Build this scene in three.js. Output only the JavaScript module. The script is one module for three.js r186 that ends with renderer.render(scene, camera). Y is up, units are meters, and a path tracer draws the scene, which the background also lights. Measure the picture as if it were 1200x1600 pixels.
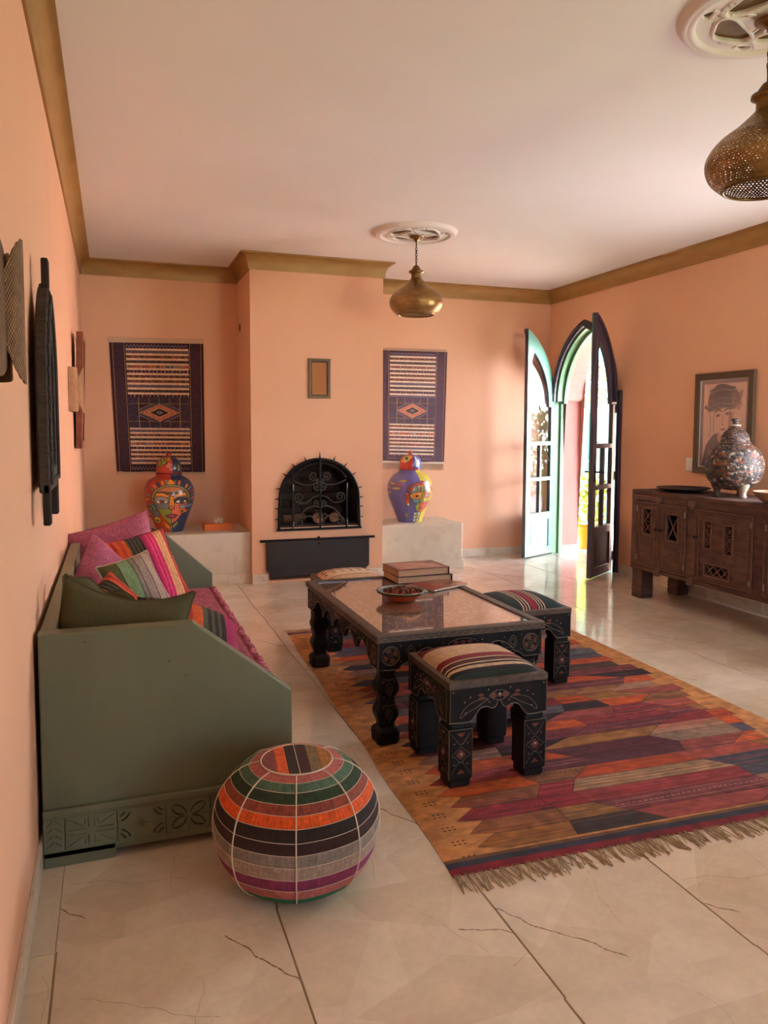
import * as THREE from 'three';
import { Sky } from 'three/addons/objects/Sky.js';
import { RoundedBoxGeometry } from 'three/addons/geometries/RoundedBoxGeometry.js';
import { mergeGeometries, toCreasedNormals } from 'three/addons/utils/BufferGeometryUtils.js';
import { RectAreaLightUniformsLib } from 'three/addons/lights/RectAreaLightUniformsLib.js';

// ---------------------------------------------------------------- camera
const scene = new THREE.Scene();
const camera = new THREE.PerspectiveCamera(2 * Math.atan(800 / 1202) * 180 / Math.PI, 0.75, 0.05, 200);
{
  const yaw = 0.338868, pitch = 0.075235, roll = 0.003809;
  const right = new THREE.Vector3(Math.cos(yaw), 0, Math.sin(yaw)), fw = new THREE.Vector3(Math.sin(yaw), 0, -Math.cos(yaw)), up = new THREE.Vector3(0, 1, 0);
  const f2 = fw.clone().multiplyScalar(Math.cos(pitch)).addScaledVector(up, -Math.sin(pitch));
  const u2 = up.clone().multiplyScalar(Math.cos(pitch)).addScaledVector(fw, Math.sin(pitch));
  const r3 = right.clone().multiplyScalar(Math.cos(roll)).addScaledVector(u2, Math.sin(roll));
  const u3 = u2.clone().multiplyScalar(Math.cos(roll)).addScaledVector(right, -Math.sin(roll));
  camera.position.set(0, 1.45, 0);
  camera.quaternion.setFromRotationMatrix(new THREE.Matrix4().makeBasis(r3, u3, f2.negate()));
  camera.setViewOffset(1200, 1600, 0, 40, 1200, 1600);
  camera.updateProjectionMatrix();
}
// ---------------------------------------------------------------- sky, sun, added fill lights, exposure
RectAreaLightUniformsLib.init();
const sky = new Sky(); sky.name = 'sky'; sky.scale.setScalar(500);
const sunDir = new THREE.Vector3(-0.82, 0.52, -0.10).normalize();
sky.material.uniforms.turbidity.value = 4; sky.material.uniforms.rayleigh.value = 1.2;
sky.material.uniforms.mieCoefficient.value = 0.005; sky.material.uniforms.mieDirectionalG.value = 0.8;
sky.material.uniforms.sunPosition.value.copy(sunDir);
scene.add(sky);
scene.backgroundIntensity = 2.6;
const sun = new THREE.DirectionalLight(0xfffcfa, 265); sun.name = 'sun';
sun.position.copy(sunDir).multiplyScalar(30).add(new THREE.Vector3(8, 0, -6)); sun.target.position.set(8, 0, -6);
sun.castShadow = true; sun.shadow.mapSize.set(2048, 2048); sun.shadow.radius = 1.2;
Object.assign(sun.shadow.camera, { left: -14, right: 14, top: 14, bottom: -14, near: 1, far: 70 });
scene.add(sun, sun.target);
// fill lights added in unseen windows: one in the right wall, one behind the camera
for (const [x, y, z, w, h, power, tx, tz] of [[4.78, 1.32, -3.75, 1.0, 1.25, 11, 0, -5.2], [3.2, 1.3, 1.87, 1.2, 2.0, 4.2, 3.2, -5]]) {
  const l = new THREE.RectAreaLight(0xf6f7ff, power, w, h); l.name = 'added_fill_light';
  l.position.set(x, y, z); l.lookAt(tx, y - 0.25, tz); scene.add(l);
}
const renderer = new THREE.WebGLRenderer({ antialias: true });
renderer.toneMapping = THREE.LinearToneMapping;
renderer.toneMappingExposure = 1.52;
renderer.shadowMap.enabled = true;

// ---------------------------------------------------------------- helpers
let seed = 7;
const rnd = () => { seed = (seed + 0x6d2b79f5) | 0; let t = Math.imul(seed ^ (seed >>> 15), 1 | seed); t = (t + Math.imul(t ^ (t >>> 7), 61 | t)) ^ t; return ((t ^ (t >>> 14)) >>> 0) / 4294967296; };
const rr = (a, b) => a + (b - a) * rnd();
const V2 = (x, y) => new THREE.Vector2(x, y), V3 = (x, y, z) => new THREE.Vector3(x, y, z);
const used = new Map();
function numbered(n) { const k = used.get(n) ?? 0; used.set(n, k + 1); return k ? n + '_' + String(k).padStart(3, '0') : n; }
function mesh(name, geo, mat, parent, pos, rot) {
  const m = new THREE.Mesh(geo, mat); m.name = name; m.castShadow = m.receiveShadow = true;
  if (pos) m.position.set(...pos); if (rot) m.rotation.set(...rot);
  parent.add(m); return m;
}
function thing(name, label, category, pos = [0, 0, 0], ry = 0, group) {
  const o = new THREE.Group(); o.name = numbered(name); o.position.set(...pos); o.rotation.y = ry;
  o.userData = { label, category }; if (group) o.userData.group = group;
  scene.add(o); return o;
}
function copyOf(src, label, pos, ry, group) {
  const o = src.clone(); o.name = numbered(src.name.replace(/_\d{3}$/, '')); o.userData = { ...src.userData, label }; if (group) o.userData.group = group;
  o.position.set(...pos); o.rotation.y = ry; scene.add(o); return o;
}
function solo(name, label, category, geo, mat, pos, rot, group) {
  const m = mesh(numbered(name), geo, mat, scene, pos, rot); m.userData = { label, category }; if (group) m.userData.group = group; return m;
}
function struct(name, geo, mat, pos) { const m = mesh(name, geo, mat, scene, pos); m.userData = { kind: 'structure' }; return m; }
function structGroup(name, pos = [0, 0, 0], ry = 0) { const o = new THREE.Group(); o.name = name; o.position.set(...pos); o.rotation.y = ry; o.userData = { kind: 'structure' }; scene.add(o); return o; }
function bx(w, h, d, x = 0, y = 0, z = 0, b = 0.004, seg = 1) {
  b = Math.min(b, w / 2.1, h / 2.1, d / 2.1);
  const g = b > 0 ? new RoundedBoxGeometry(w, h, d, seg, b) : new THREE.BoxGeometry(w, h, d);
  return g.translate(x, y, z);
}
function merge(list) {
  const a = list.map((g) => { const n = g.index ? g.toNonIndexed() : g.clone(); for (const k of Object.keys(n.attributes)) if (!['position', 'normal', 'uv'].includes(k)) n.deleteAttribute(k); if (!n.attributes.uv) n.setAttribute('uv', new THREE.BufferAttribute(new Float32Array(n.attributes.position.count * 2), 2)); return n; });
  return mergeGeometries(a);
}
// uv in metres from the dominant axis of each face
function uvm(geo, off = [0, 0]) {
  const g = geo.index ? geo.toNonIndexed() : geo, p = g.attributes.position, uv = new Float32Array(p.count * 2), a = V3(), b = V3(), c = V3();
  for (let i = 0; i < p.count; i += 3) {
    a.fromBufferAttribute(p, i); b.fromBufferAttribute(p, i + 1); c.fromBufferAttribute(p, i + 2);
    const n = b.clone().sub(a).cross(c.clone().sub(a)), x = Math.abs(n.x), y = Math.abs(n.y), z = Math.abs(n.z);
    [a, b, c].forEach((q, k) => {
      const [u, v] = x > y && x > z ? [q.z, q.y] : y > z ? [q.x, q.z] : [q.x, q.y];
      uv[(i + k) * 2] = u + off[0]; uv[(i + k) * 2 + 1] = v + off[1];
    });
  }
  g.setAttribute('uv', new THREE.BufferAttribute(uv, 2)); return g;
}
const swapUV = (g) => { const u = g.attributes.uv; for (let i = 0; i < u.count; i++) { const x = u.getX(i); u.setXY(i, u.getY(i), x); } return g; };
function shapeOf(pts, holes = []) { const s = new THREE.Shape(pts.map((p) => V2(...p))); for (const h of holes) s.holes.push(new THREE.Path(h.map((p) => V2(...p)))); return s; }
function ext(pts, depth, o = {}) {
  const b = o.bevel ?? 0;
  return new THREE.ExtrudeGeometry(pts.isShape ? pts : shapeOf(pts, o.holes), { depth: depth - 2 * b, bevelEnabled: b > 0, bevelSize: b * (o.grow ?? 0.999), bevelOffset: -b * (o.grow ?? 0.999), bevelThickness: b, bevelSegments: o.bs ?? 1, curveSegments: o.cs ?? 12 }).translate(0, 0, b);
}
const lathe = (pts, seg = 40) => new THREE.LatheGeometry(pts.map((p) => V2(...p)), seg);
function tube(pts, r, seg = 0, rad = 6, closed = false) { const c = new THREE.CatmullRomCurve3(pts.map((p) => V3(...p)), closed, 'centripetal'); return new THREE.TubeGeometry(c, seg || pts.length * 4, r, rad, closed); }
function rod(a, b, r, rad = 8, r2 = r) { const A = V3(...a), B = V3(...b), d = B.clone().sub(A), g = new THREE.CylinderGeometry(r2, r, d.length(), rad); g.applyQuaternion(new THREE.Quaternion().setFromUnitVectors(V3(0, 1, 0), d.normalize())); return g.translate((A.x + B.x) / 2, (A.y + B.y) / 2, (A.z + B.z) / 2); }
const ball = (r, x, y, z, s = 8, fy = 1, fz = 1) => new THREE.SphereGeometry(r, s + 2, s).scale(1, fy, fz).translate(x, y, z);
// textures
function cv(w, h, draw, mx = 1, my = 1, srgb = true) {
  const c = document.createElement('canvas'); c.width = w; c.height = h; draw(c.getContext('2d'), w, h);
  const t = new THREE.CanvasTexture(c); t.wrapS = t.wrapT = THREE.RepeatWrapping; t.repeat.set(1 / mx, 1 / my); if (srgb) t.colorSpace = THREE.SRGBColorSpace; return t;
}
const P0 = Array.from({ length: 65536 }, () => rnd());
const lat = (x, y, n) => P0[(((y % n + n) % n) * 131 + ((x % n + n) % n) * 7919 + n * 17) & 65535];
function vnoise(x, y, n) { const xi = Math.floor(x), yi = Math.floor(y), fx = x - xi, fy = y - yi, sx = fx * fx * (3 - 2 * fx), sy = fy * fy * (3 - 2 * fy); return (lat(xi, yi, n) * (1 - sx) + lat(xi + 1, yi, n) * sx) * (1 - sy) + (lat(xi, yi + 1, n) * (1 - sx) + lat(xi + 1, yi + 1, n) * sx) * sy; }
// tileable fractal noise over u, v in 0..1
function fbm(u, v, n = 4, oct = 4) { let s = 0, a = 0.5, t = 0; for (let i = 0; i < oct; i++) { s += a * vnoise(u * n, v * n, n); t += a; a *= 0.5; n *= 2; } return s / t; }
function px(w, h, fn, mx = 1, my = 1, srgb = true) {
  const d = new Uint8Array(w * h * 4);
  for (let y = 0; y < h; y++) for (let x = 0; x < w; x++) { const c = fn(x / w, y / h, x, y), o = (y * w + x) * 4; if (typeof c === 'number') d[o] = d[o + 1] = d[o + 2] = c; else { d[o] = c[0]; d[o + 1] = c[1]; d[o + 2] = c[2]; } d[o + 3] = 255; }
  const t = new THREE.DataTexture(d, w, h); t.magFilter = t.minFilter = THREE.LinearFilter; t.wrapS = t.wrapT = THREE.RepeatWrapping; t.repeat.set(1 / mx, 1 / my); if (srgb) t.colorSpace = THREE.SRGBColorSpace; t.needsUpdate = true; return t;
}
const rgb = (h) => [(h >> 16) & 255, (h >> 8) & 255, h & 255];
const mix = (a, b, t) => [a[0] + (b[0] - a[0]) * t, a[1] + (b[1] - a[1]) * t, a[2] + (b[2] - a[2]) * t];
const cl = (x, a = 0, b = 1) => Math.min(b, Math.max(a, x));
const sstep = (a, b, x) => { const t = cl((x - a) / (b - a)); return t * t * (3 - 2 * t); };
const std = (o) => new THREE.MeshStandardMaterial(o), phys = (o) => new THREE.MeshPhysicalMaterial(o);

// room constants (metres; camera foot at the origin, back wall towards -z)
const xL = -0.258, xR = 4.81, zB = -7.87, zF = 1.9, yC = 3.025, T = 0.36;
// ---------------------------------------------------------------- shared materials
const grainFine = px(256, 256, (u, v) => 90 + 110 * fbm(u, v, 32, 3), 0.25, 0.25, false);
const plasterBump = px(512, 512, (u, v) => 60 + 90 * fbm(u, v, 6, 3) + 60 * fbm(u, v, 60, 2), 0.9, 0.9, false);
const wallTex = px(512, 512, (u, v) => mix([227, 172, 135], [233, 180, 143], fbm(u, v, 3, 4)), 1.7, 1.7);
const M = {};
M.wall = std({ map: wallTex, roughness: 0.72, bumpMap: plasterBump, bumpScale: 0.0012 });
M.outPink = std({ map: px(512, 512, (u, v) => mix([164, 98, 84], [176, 110, 95], fbm(u, v, 4, 4)), 1.2, 1.2), roughness: 0.85, bumpMap: plasterBump, bumpScale: 0.003 });
M.ceiling = std({ map: px(256, 256, (u, v) => mix([238, 229, 222], [243, 235, 229], fbm(u, v, 4, 3)), 2, 2), roughness: 0.88, bumpMap: plasterBump, bumpScale: 0.0008 });
M.cornice = std({ map: px(512, 256, (u, v) => mix([146, 108, 54], [174, 134, 74], fbm(u, v, 8, 4)), 1.2, 0.6), metalness: 0.25, roughness: 0.45, bumpMap: grainFine, bumpScale: 0.0006 });
M.plasterWhite = std({ color: 0xe9dcd2, roughness: 0.8, bumpMap: plasterBump, bumpScale: 0.001 });
M.skirt = std({ map: px(512, 128, (u, v) => { const n = fbm(u, v, 5, 5), k = sstep(0.02, 0, Math.abs(n - 0.5)); return mix(mix([214, 198, 176], [226, 212, 192], n), [168, 142, 116], k * 0.4); }, 1.2, 0.3), roughness: 0.3 });
M.tadelakt = std({ map: px(512, 512, (u, v) => { const n = fbm(u, v, 5, 5), m = fbm(v + 0.3, u, 9, 4); return mix(mix([206, 190, 164], [224, 211, 188], n), [188, 168, 140], sstep(0.55, 0.75, m) * 0.25); }, 0.9, 0.9), roughness: 0.42, bumpMap: plasterBump, bumpScale: 0.001 });
// marble floor tiles: a few variants; light and dark facets, brown veins
function marble(k) {
  const W = 1024;
  return cv(W, W, (g) => {
    let s0 = seed; seed = 1000 + k * 77;
    g.fillStyle = '#dccab2'; g.fillRect(0, 0, W, W);
    const tones = ['#cbb599', '#e4d6c0', '#d3bfa4', '#e0d0b8', '#c9b499'];
    for (let i = 0; i < 5; i++) {
      g.fillStyle = tones[(i + k) % 5]; g.globalAlpha = 0.42; g.beginPath();
      const cx = rr(0, W), cy = rr(0, W), a0 = rr(0, 6.28), n = 4 + (i % 2);
      for (let j = 0; j < n; j++) { const a = a0 + j / n * 6.28 + rr(-0.3, 0.3), r = rr(220, 620); g.lineTo(cx + Math.cos(a) * r * 1.3, cy + Math.sin(a) * r * 0.8); }
      g.fill();
    }
    g.globalAlpha = 1;
    const im = g.getImageData(0, 0, W, W), d = im.data;
    for (let y = 0; y < W; y++) for (let x = 0; x < W; x++) { const o = (y * W + x) * 4, n = (fbm(x / W + k * 0.37, y / W, 5, 5) - 0.5) * 26 + (fbm(x / W, y / W + k * 0.21, 40, 2) - 0.5) * 9; d[o] += n; d[o + 1] += n; d[o + 2] += n * 0.9; }
    g.putImageData(im, 0, 0);
    const vein = (w, col, al, x, y, a, len) => { g.strokeStyle = col; g.globalAlpha = al; let wob = 0; for (let i = 0; i < len; i++) { g.lineWidth = w * rr(0.5, 1.25); g.beginPath(); g.moveTo(x, y); wob = wob * 0.7 + rr(-0.28, 0.28); x += Math.cos(a + wob) * 14; y += Math.sin(a + wob) * 14; g.lineTo(x, y); g.stroke(); } };
    const a = rr(-0.6, 0.6) + (k % 2 ? 2.4 : 0.5);
    vein(8, '#7a6148', 0.85, rr(50, 500), rr(50, 900), a, 60); vein(2.2, '#7d6248', 0.8, rr(100, 800), rr(50, 800), a + rr(0.4, 1), 45); vein(1.6, '#8a6c50', 0.75, rr(100, 800), rr(50, 800), a - 0.7, 40);
    vein(2.4, '#e6dac6', 0.6, rr(0, 700), rr(0, 900), a + 1.2, 60); vein(1.6, '#e9dfce', 0.6, rr(0, 900), rr(0, 900), a + 0.2, 50);
    g.globalAlpha = 1; seed = s0;
  }, 0.62, 0.62);
}
const tileMats = [0, 1, 2, 3].map((k) => phys({ map: marble(k), roughness: 0.13, bumpMap: grainFine, bumpScale: 0.00004, ior: 1.52 }));
M.grout = std({ color: 0xb09a80, roughness: 0.9 });
M.sage = std({ map: px(512, 512, (u, v) => mix([98, 102, 76], [110, 114, 87], fbm(u, v * 0.5, 8, 5)), 0.8, 0.8), roughness: 0.42, bumpMap: px(512, 512, (u, v) => 128 + 90 * (fbm(u * 0.25, v, 24, 3) - 0.5), 0.5, 0.5, false), bumpScale: 0.0009 });
M.purple = std({ color: 0x3d3040, roughness: 0.45, bumpMap: grainFine, bumpScale: 0.0004 });
M.mint = std({ color: 0x3b6a54, roughness: 0.45, bumpMap: grainFine, bumpScale: 0.0004 });
M.mintJamb = std({ color: 0x52774e, roughness: 0.5 });
M.glass = phys({ color: 0xffffff, transmission: 1, thickness: 0, roughness: 0.0, ior: 1.5 });
M.iron = std({ color: 0x0f0e0e, roughness: 0.55, metalness: 0.6, bumpMap: grainFine, bumpScale: 0.0006 });
M.wrought = std({ color: 0x47403a, roughness: 0.5, metalness: 0.5 });
M.ironPlate = std({ color: 0x231d1a, roughness: 0.6, metalness: 0.3, bumpMap: grainFine, bumpScale: 0.0006 });
M.dark = std({ color: 0x0b0908, roughness: 0.9 });
M.white = std({ color: 0xe8e4dc, roughness: 0.4 });
M.steel = std({ color: 0x55524e, metalness: 0.9, roughness: 0.4 });
// ---------------------------------------------------------------- the room
// floor: every tile its own slab over a grout bed
{
  const floor = structGroup('floor');
  mesh('grout_bed', bx(xR - xL + 0.7, 0.1, zF - zB + 0.6, (xR + xL) / 2 + 0.1, -0.055, (zF + zB) / 2, 0), M.grout, floor);
  const P = 0.62, Q = 0.612, gap = 0.0013; const cache = {};
  let k = 0;
  for (let i = -1; i < 9; i++) for (let j = -5; j < 12; j++) {
    let x0 = -0.18 + P * i, x1 = x0 + P, z1 = -1.6 - Q * j, z0 = z1 - Q;
    x0 = Math.max(x0, xL - 0.02); x1 = Math.min(x1, xR + 0.02); z0 = Math.max(z0, zB - 0.02); z1 = Math.min(z1, zF + 0.02);
    if (x1 - x0 < 0.03 || z1 - z0 < 0.03) continue;
    const w = x1 - x0 - gap, d = z1 - z0 - 0.0024, key = w.toFixed(3) + '_' + d.toFixed(3) + '_' + (k % 4);
    const r = (i * 7 + j * 13 + 91) % 4;
    const g = cache[key] ??= uvm(bx(w, 0.012, d, 0, 0, 0, 0.0012), [0.31, 0.31]);
    mesh('tile', g, tileMats[(i * 5 + j * 3 + 40) % 4], floor, [(x0 + x1) / 2, -0.006 + rr(-0.0002, 0.0002), (z0 + z1) / 2], Math.abs(w - d) < 0.02 ? [0, r * Math.PI / 2, 0] : null); k++;
  }
  // door threshold, the floor runs on through the wall
  mesh('tile', uvm(bx(T + 0.02, 0.012, 1.25, xR + T / 2 + 0.005, -0.006, -7.16, 0.001)), tileMats[1], floor);
}
struct('ceiling', uvm(bx(xR - xL + 0.66, 0.2, zF - zB + 0.6, (xR + xL) / 2 + 0.03, yC + 0.1, (zF + zB) / 2, 0)), M.ceiling);
struct('wall_left', uvm(bx(0.3, yC, zF - zB, xL - 0.15, yC / 2, (zF + zB) / 2, 0)), M.wall);
struct('wall_back', uvm(bx(xR - xL + 0.3, yC, 0.3, (xR + xL) / 2 - 0.15, yC / 2, zB - 0.15, 0)), M.wall);
{ // wall behind the camera, with an opening added for fill light
  const o = [[xL - 0.3, 0], [xR + T, 0], [xR + T, yC], [xL - 0.3, yC]], hole = [[2.55, 0.25], [2.55, 2.35], [3.85, 2.35], [3.85, 0.25]];
  struct('wall_front', ext(o, 0.3, { holes: [hole] }).translate(0, 0, zF), M.wall);
}
// pointed horseshoe outline: lower half width a0 up to ys, then the arch of half width a1 from ys to apex (x, y pairs, counter-clockwise from the lower left)
function ogive(a1, ys, apex, n = 14) { const r = apex - ys, R = (a1 * a1 + r * r) / (2 * a1), t1 = Math.asin(r / R), out = []; for (let i = 0; i <= n; i++) { const t = t1 * i / n; out.push([a1 - R + R * Math.cos(t), ys + R * Math.sin(t)]); } return out; }
function horseshoe(a0, a1, ys, apex, y0 = 0, n = 14) {
  const right = ogive(a1, ys, apex, n), left = right.slice(0, -1).reverse().map(([x, y]) => [-x, y]);
  return [[-a0, y0], [a0, y0], [a0, ys], ...right, ...left, [-a0, ys]];
}
const dz = -7.165;                                   // centre line of the garden door
const shift = (pts, dx) => pts.map(([x, y]) => [x + dx, y]);
const ADDED_WINS = [[-4.3, -3.2]];              // unseen window added in the right wall for fill light
const SILL = 0.65, HEAD = 2.0;
{
  const hole = shift(horseshoe(0.635, 0.578, 1.775, 2.575, -0.02), -dz).reverse();
  // the shape's x is -z of the world; the door reaches the floor, so it is a notch
  const outline = [[-zF, -0.02]];
  const addedWinHoles = ADDED_WINS.map(([z0, z1]) => [[-z1, SILL], [-z1, HEAD], [-z0, HEAD], [-z0, SILL]]);
  const h = horseshoe(0.635, 0.578, 1.775, 2.575, -0.02).map(([x, y]) => [x - dz, y]);
  const notch = [h[0], h[h.length - 1], ...h.slice(2, h.length - 1).reverse(), h[1]];
  outline.push(...notch, [-zB + 0.3, -0.02], [-zB + 0.3, yC], [-zF, yC]);
  const g = ext(outline, T, { holes: addedWinHoles }).rotateY(Math.PI / 2).translate(xR, 0, 0);
  // the room side and the garden side are painted differently
  const w = new THREE.Mesh(g, M.wall); w.name = 'wall_right'; w.castShadow = w.receiveShadow = true; w.userData = { kind: 'structure' }; scene.add(w);
  // pink garden render: a skin over the outside and over the reveal of the door
  const skin = structGroup('trim_1');
  mesh('outer_render', ext(outline, 0.015, { holes: addedWinHoles }).rotateY(Math.PI / 2).translate(xR + T, 0, 0), M.outPink, skin);
  const ring = shapeOf(horseshoe(0.634, 0.577, 1.776, 2.574, 0), [horseshoe(0.622, 0.565, 1.788, 2.56, -0.01).reverse()]);
  const a = horseshoe(0.634, 0.577, 1.776, 2.574, 0), b = horseshoe(0.622, 0.565, 1.79, 2.56, 0);
  const rim = [a[1], ...a.slice(2), a[0], b[0], ...b.slice(2).reverse(), b[1]];
  mesh('reveal', ext(rim, T - 0.115).rotateY(Math.PI / 2).translate(xR + 0.13, 0, dz), M.outPink, skin);
}
// chimney breast with the arched firebox and the low opening behind the iron flap
const cx0 = 1.2, cx1 = 2.48, czF = -7.08;
{
  const cx = 1.842, arch = []; for (let i = 0; i <= 16; i++) { const t = Math.PI * i / 16; arch.push([cx + 0.385 * Math.cos(t), 0.80 + 0.345 * Math.sin(t)]); }
  const h1 = [[cx - 0.395, 0.515], [cx + 0.395, 0.515], ...arch];
  const h2 = [[1.36, 0.02], [2.30, 0.02], [2.30, 0.37], [1.36, 0.37]];
  const g = ext([[cx0, 0], [cx1, 0], [cx1, yC], [cx0, yC]], 0.45, { holes: [h1.slice().reverse(), h2.slice().reverse()] }).translate(0, 0, czF - 0.45);
  const ch = structGroup('wall_chimney');
  mesh('breast', g, M.wall, ch);
  mesh('breast_side', uvm(bx(cx1 - cx0, yC, zB * -1 + czF - 0.45, (cx0 + cx1) / 2, yC / 2, (zB + czF - 0.45) / 2, 0)), M.wall, ch);
  const brick = std({ map: px(256, 256, (u, v) => mix([38, 28, 22], [70, 50, 38], fbm(u, v, 10, 4)), 0.3, 0.3), roughness: 0.95 });
  const fb = structGroup('trim_2');
  let row = 0;
  for (let y = 0.52; y < 1.16; y += 0.073, row++) for (let x = 1.44 - (row % 2) * 0.11; x < 2.25; x += 0.222) { const x0 = Math.max(x, 1.44), x1 = Math.min(x + 0.214, 2.245); if (x1 - x0 > 0.03) mesh('brick', uvm(bx(x1 - x0, 0.066, 0.03, (x0 + x1) / 2, y + 0.035, czF - 0.432 + rr(-0.004, 0.004), 0.004)), brick, fb); }
  mesh('hearth_slab', uvm(bx(0.8, 0.02, 0.43, cx, 0.522, czF - 0.23, 0.003)), brick, fb);
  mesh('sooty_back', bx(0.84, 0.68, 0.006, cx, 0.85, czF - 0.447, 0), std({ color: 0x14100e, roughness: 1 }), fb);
  // sooty lining of the arched opening
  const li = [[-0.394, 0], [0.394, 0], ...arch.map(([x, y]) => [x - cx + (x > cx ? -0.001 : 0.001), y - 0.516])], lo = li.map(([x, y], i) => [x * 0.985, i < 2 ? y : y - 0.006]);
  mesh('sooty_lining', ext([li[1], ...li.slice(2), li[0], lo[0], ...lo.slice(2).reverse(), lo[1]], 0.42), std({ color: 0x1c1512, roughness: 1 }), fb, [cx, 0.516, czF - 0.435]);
  // hole of the flue vent in the left side; a dark disc paints its shade
  const vent = thing('flue_vent', 'small round vent hole painted as dark disc high on the left side of the chimney', 'vent', [cx0 - 0.001, 2.428, -7.66], -Math.PI / 2);
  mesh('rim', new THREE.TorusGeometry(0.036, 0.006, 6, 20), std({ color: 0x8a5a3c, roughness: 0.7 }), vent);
  mesh('dark_hole_disc', new THREE.CylinderGeometry(0.034, 0.034, 0.006, 20).rotateX(Math.PI / 2), M.iron, vent);
}
// masonry benches in the two niches
{
  const b1 = structGroup('trim_3');
  mesh('bench_block', uvm(bx(cx0 - xL, 0.48, -zB - 7.15, (cx0 + xL) / 2, 0.24, (zB - 7.15) / 2, 0.008, 2)), M.tadelakt, b1);
  const b2 = structGroup('trim_4');
  mesh('bench_block', uvm(bx(3.425 - cx1, 0.472, -zB - 7.24, (3.425 + cx1) / 2, 0.236, (zB - 7.24) / 2, 0.014, 2)), M.tadelakt, b2);
}
// skirting: separate lengths with fine joints
function skirting(name, a, b, n, h = 0.088, t = 0.013) {
  const o = structGroup(name), dx = b[0] - a[0], dzz = b[1] - a[1], L = Math.hypot(dx, dzz), k = Math.max(1, Math.ceil(L / 0.61)), ang = Math.atan2(-dzz, dx);
  for (let i = 0; i < k; i++) { const s0 = i * 0.61, s1 = Math.min(L, s0 + 0.61), m = (s0 + s1) / 2 / L; if (s1 - s0 < 0.01) continue; mesh('tile', uvm(bx(s1 - s0 - 0.002, h, t, 0, h / 2, 0, 0.002), [i * 0.7, 0]), M.skirt, o, [a[0] + dx * m + n[0] * t / 2, 0, a[1] + dzz * m + n[1] * t / 2], [0, ang, 0]); }
}
skirting('baseboard_left', [xL, zF], [xL, -7.15], [1, 0]);
skirting('baseboard_right', [xR, -6.46], [xR, zF], [-1, 0]);
skirting('baseboard_back', [3.44, zB], [xR - 0.03, zB], [0, 1]);
skirting('baseboard_bench', [xL + 0.02, -7.15], [cx0, -7.15], [0, 1]);
skirting('baseboard_chimney', [cx0, czF], [1.345, czF], [0, 1]);
skirting('baseboard_chimney_right', [2.315, czF], [cx1, czF], [0, 1]);
skirting('baseboard_seat', [cx1, -7.24], [3.437, -7.24], [0, 1]);
skirting('baseboard_seat_side', [3.425, -7.25], [3.425, zB], [1, 0]);
skirting('baseboard_reveal', [xR + 0.14, dz - 0.622], [xR + T, dz - 0.622], [0, 1]);
// cornice: one profile swept round the walls with mitred corners
{
  const pr = [[0, 2.882], [0.012, 2.882], [0.016, 2.9], [0.018, 2.925], [0.026, 2.955], [0.042, 2.985], [0.064, 3.005], [0.092, 3.012], [0.092, yC], [0, yC]];
  const path = [[xL, zF], [xL, zB], [cx0, zB], [cx0, czF], [cx1, czF], [cx1, zB], [xR, zB], [xR, zF]];
  const nrm = (a, b) => { const dx = b[0] - a[0], dy = b[1] - a[1], l = Math.hypot(dx, dy); return [-dy / l, dx / l]; };
  const ns = []; for (let i = 0; i < path.length - 1; i++) ns.push(nrm(path[i], path[i + 1]));
  const at = (i, d) => { const p = path[i], a = ns[Math.max(0, i - 1)], b = ns[Math.min(ns.length - 1, i)]; if (i === 0 || i === path.length - 1) return [p[0] + (i ? a : b)[0] * d, p[1] + (i ? a : b)[1] * d]; const k = 1 + a[0] * b[0] + a[1] * b[1]; return [p[0] + (a[0] + b[0]) * d / k, p[1] + (a[1] + b[1]) * d / k]; };
  for (let i = 0; i < path.length - 1; i++) {
    const pos = [], L = Math.hypot(path[i + 1][0] - path[i][0], path[i + 1][1] - path[i][1]), uv = [];
    for (let j = 0; j < pr.length - 1; j++) {
      const q = [[i, pr[j]], [i + 1, pr[j]], [i + 1, pr[j + 1]], [i, pr[j + 1]]].map(([k, [d, y]]) => { const [x, z] = at(k, d); return [x, y, z]; });
      for (const k of [0, 1, 2, 0, 2, 3]) { pos.push(...q[k]); uv.push(k === 1 || k === 2 ? L : 0, (k > 1 ? pr[j + 1] : pr[j])[1] + (k > 1 ? pr[j + 1] : pr[j])[0]); }
    }
    let g = new THREE.BufferGeometry(); g.setAttribute('position', new THREE.Float32BufferAttribute(pos, 3)); g.setAttribute('uv', new THREE.Float32BufferAttribute(uv, 2));
    g.computeVertexNormals(); g = toCreasedNormals(g, 0.6);
    const m = mesh('cornice', g, M.cornice, structGroup('trim_' + (5 + i)));
  }
}
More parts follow.
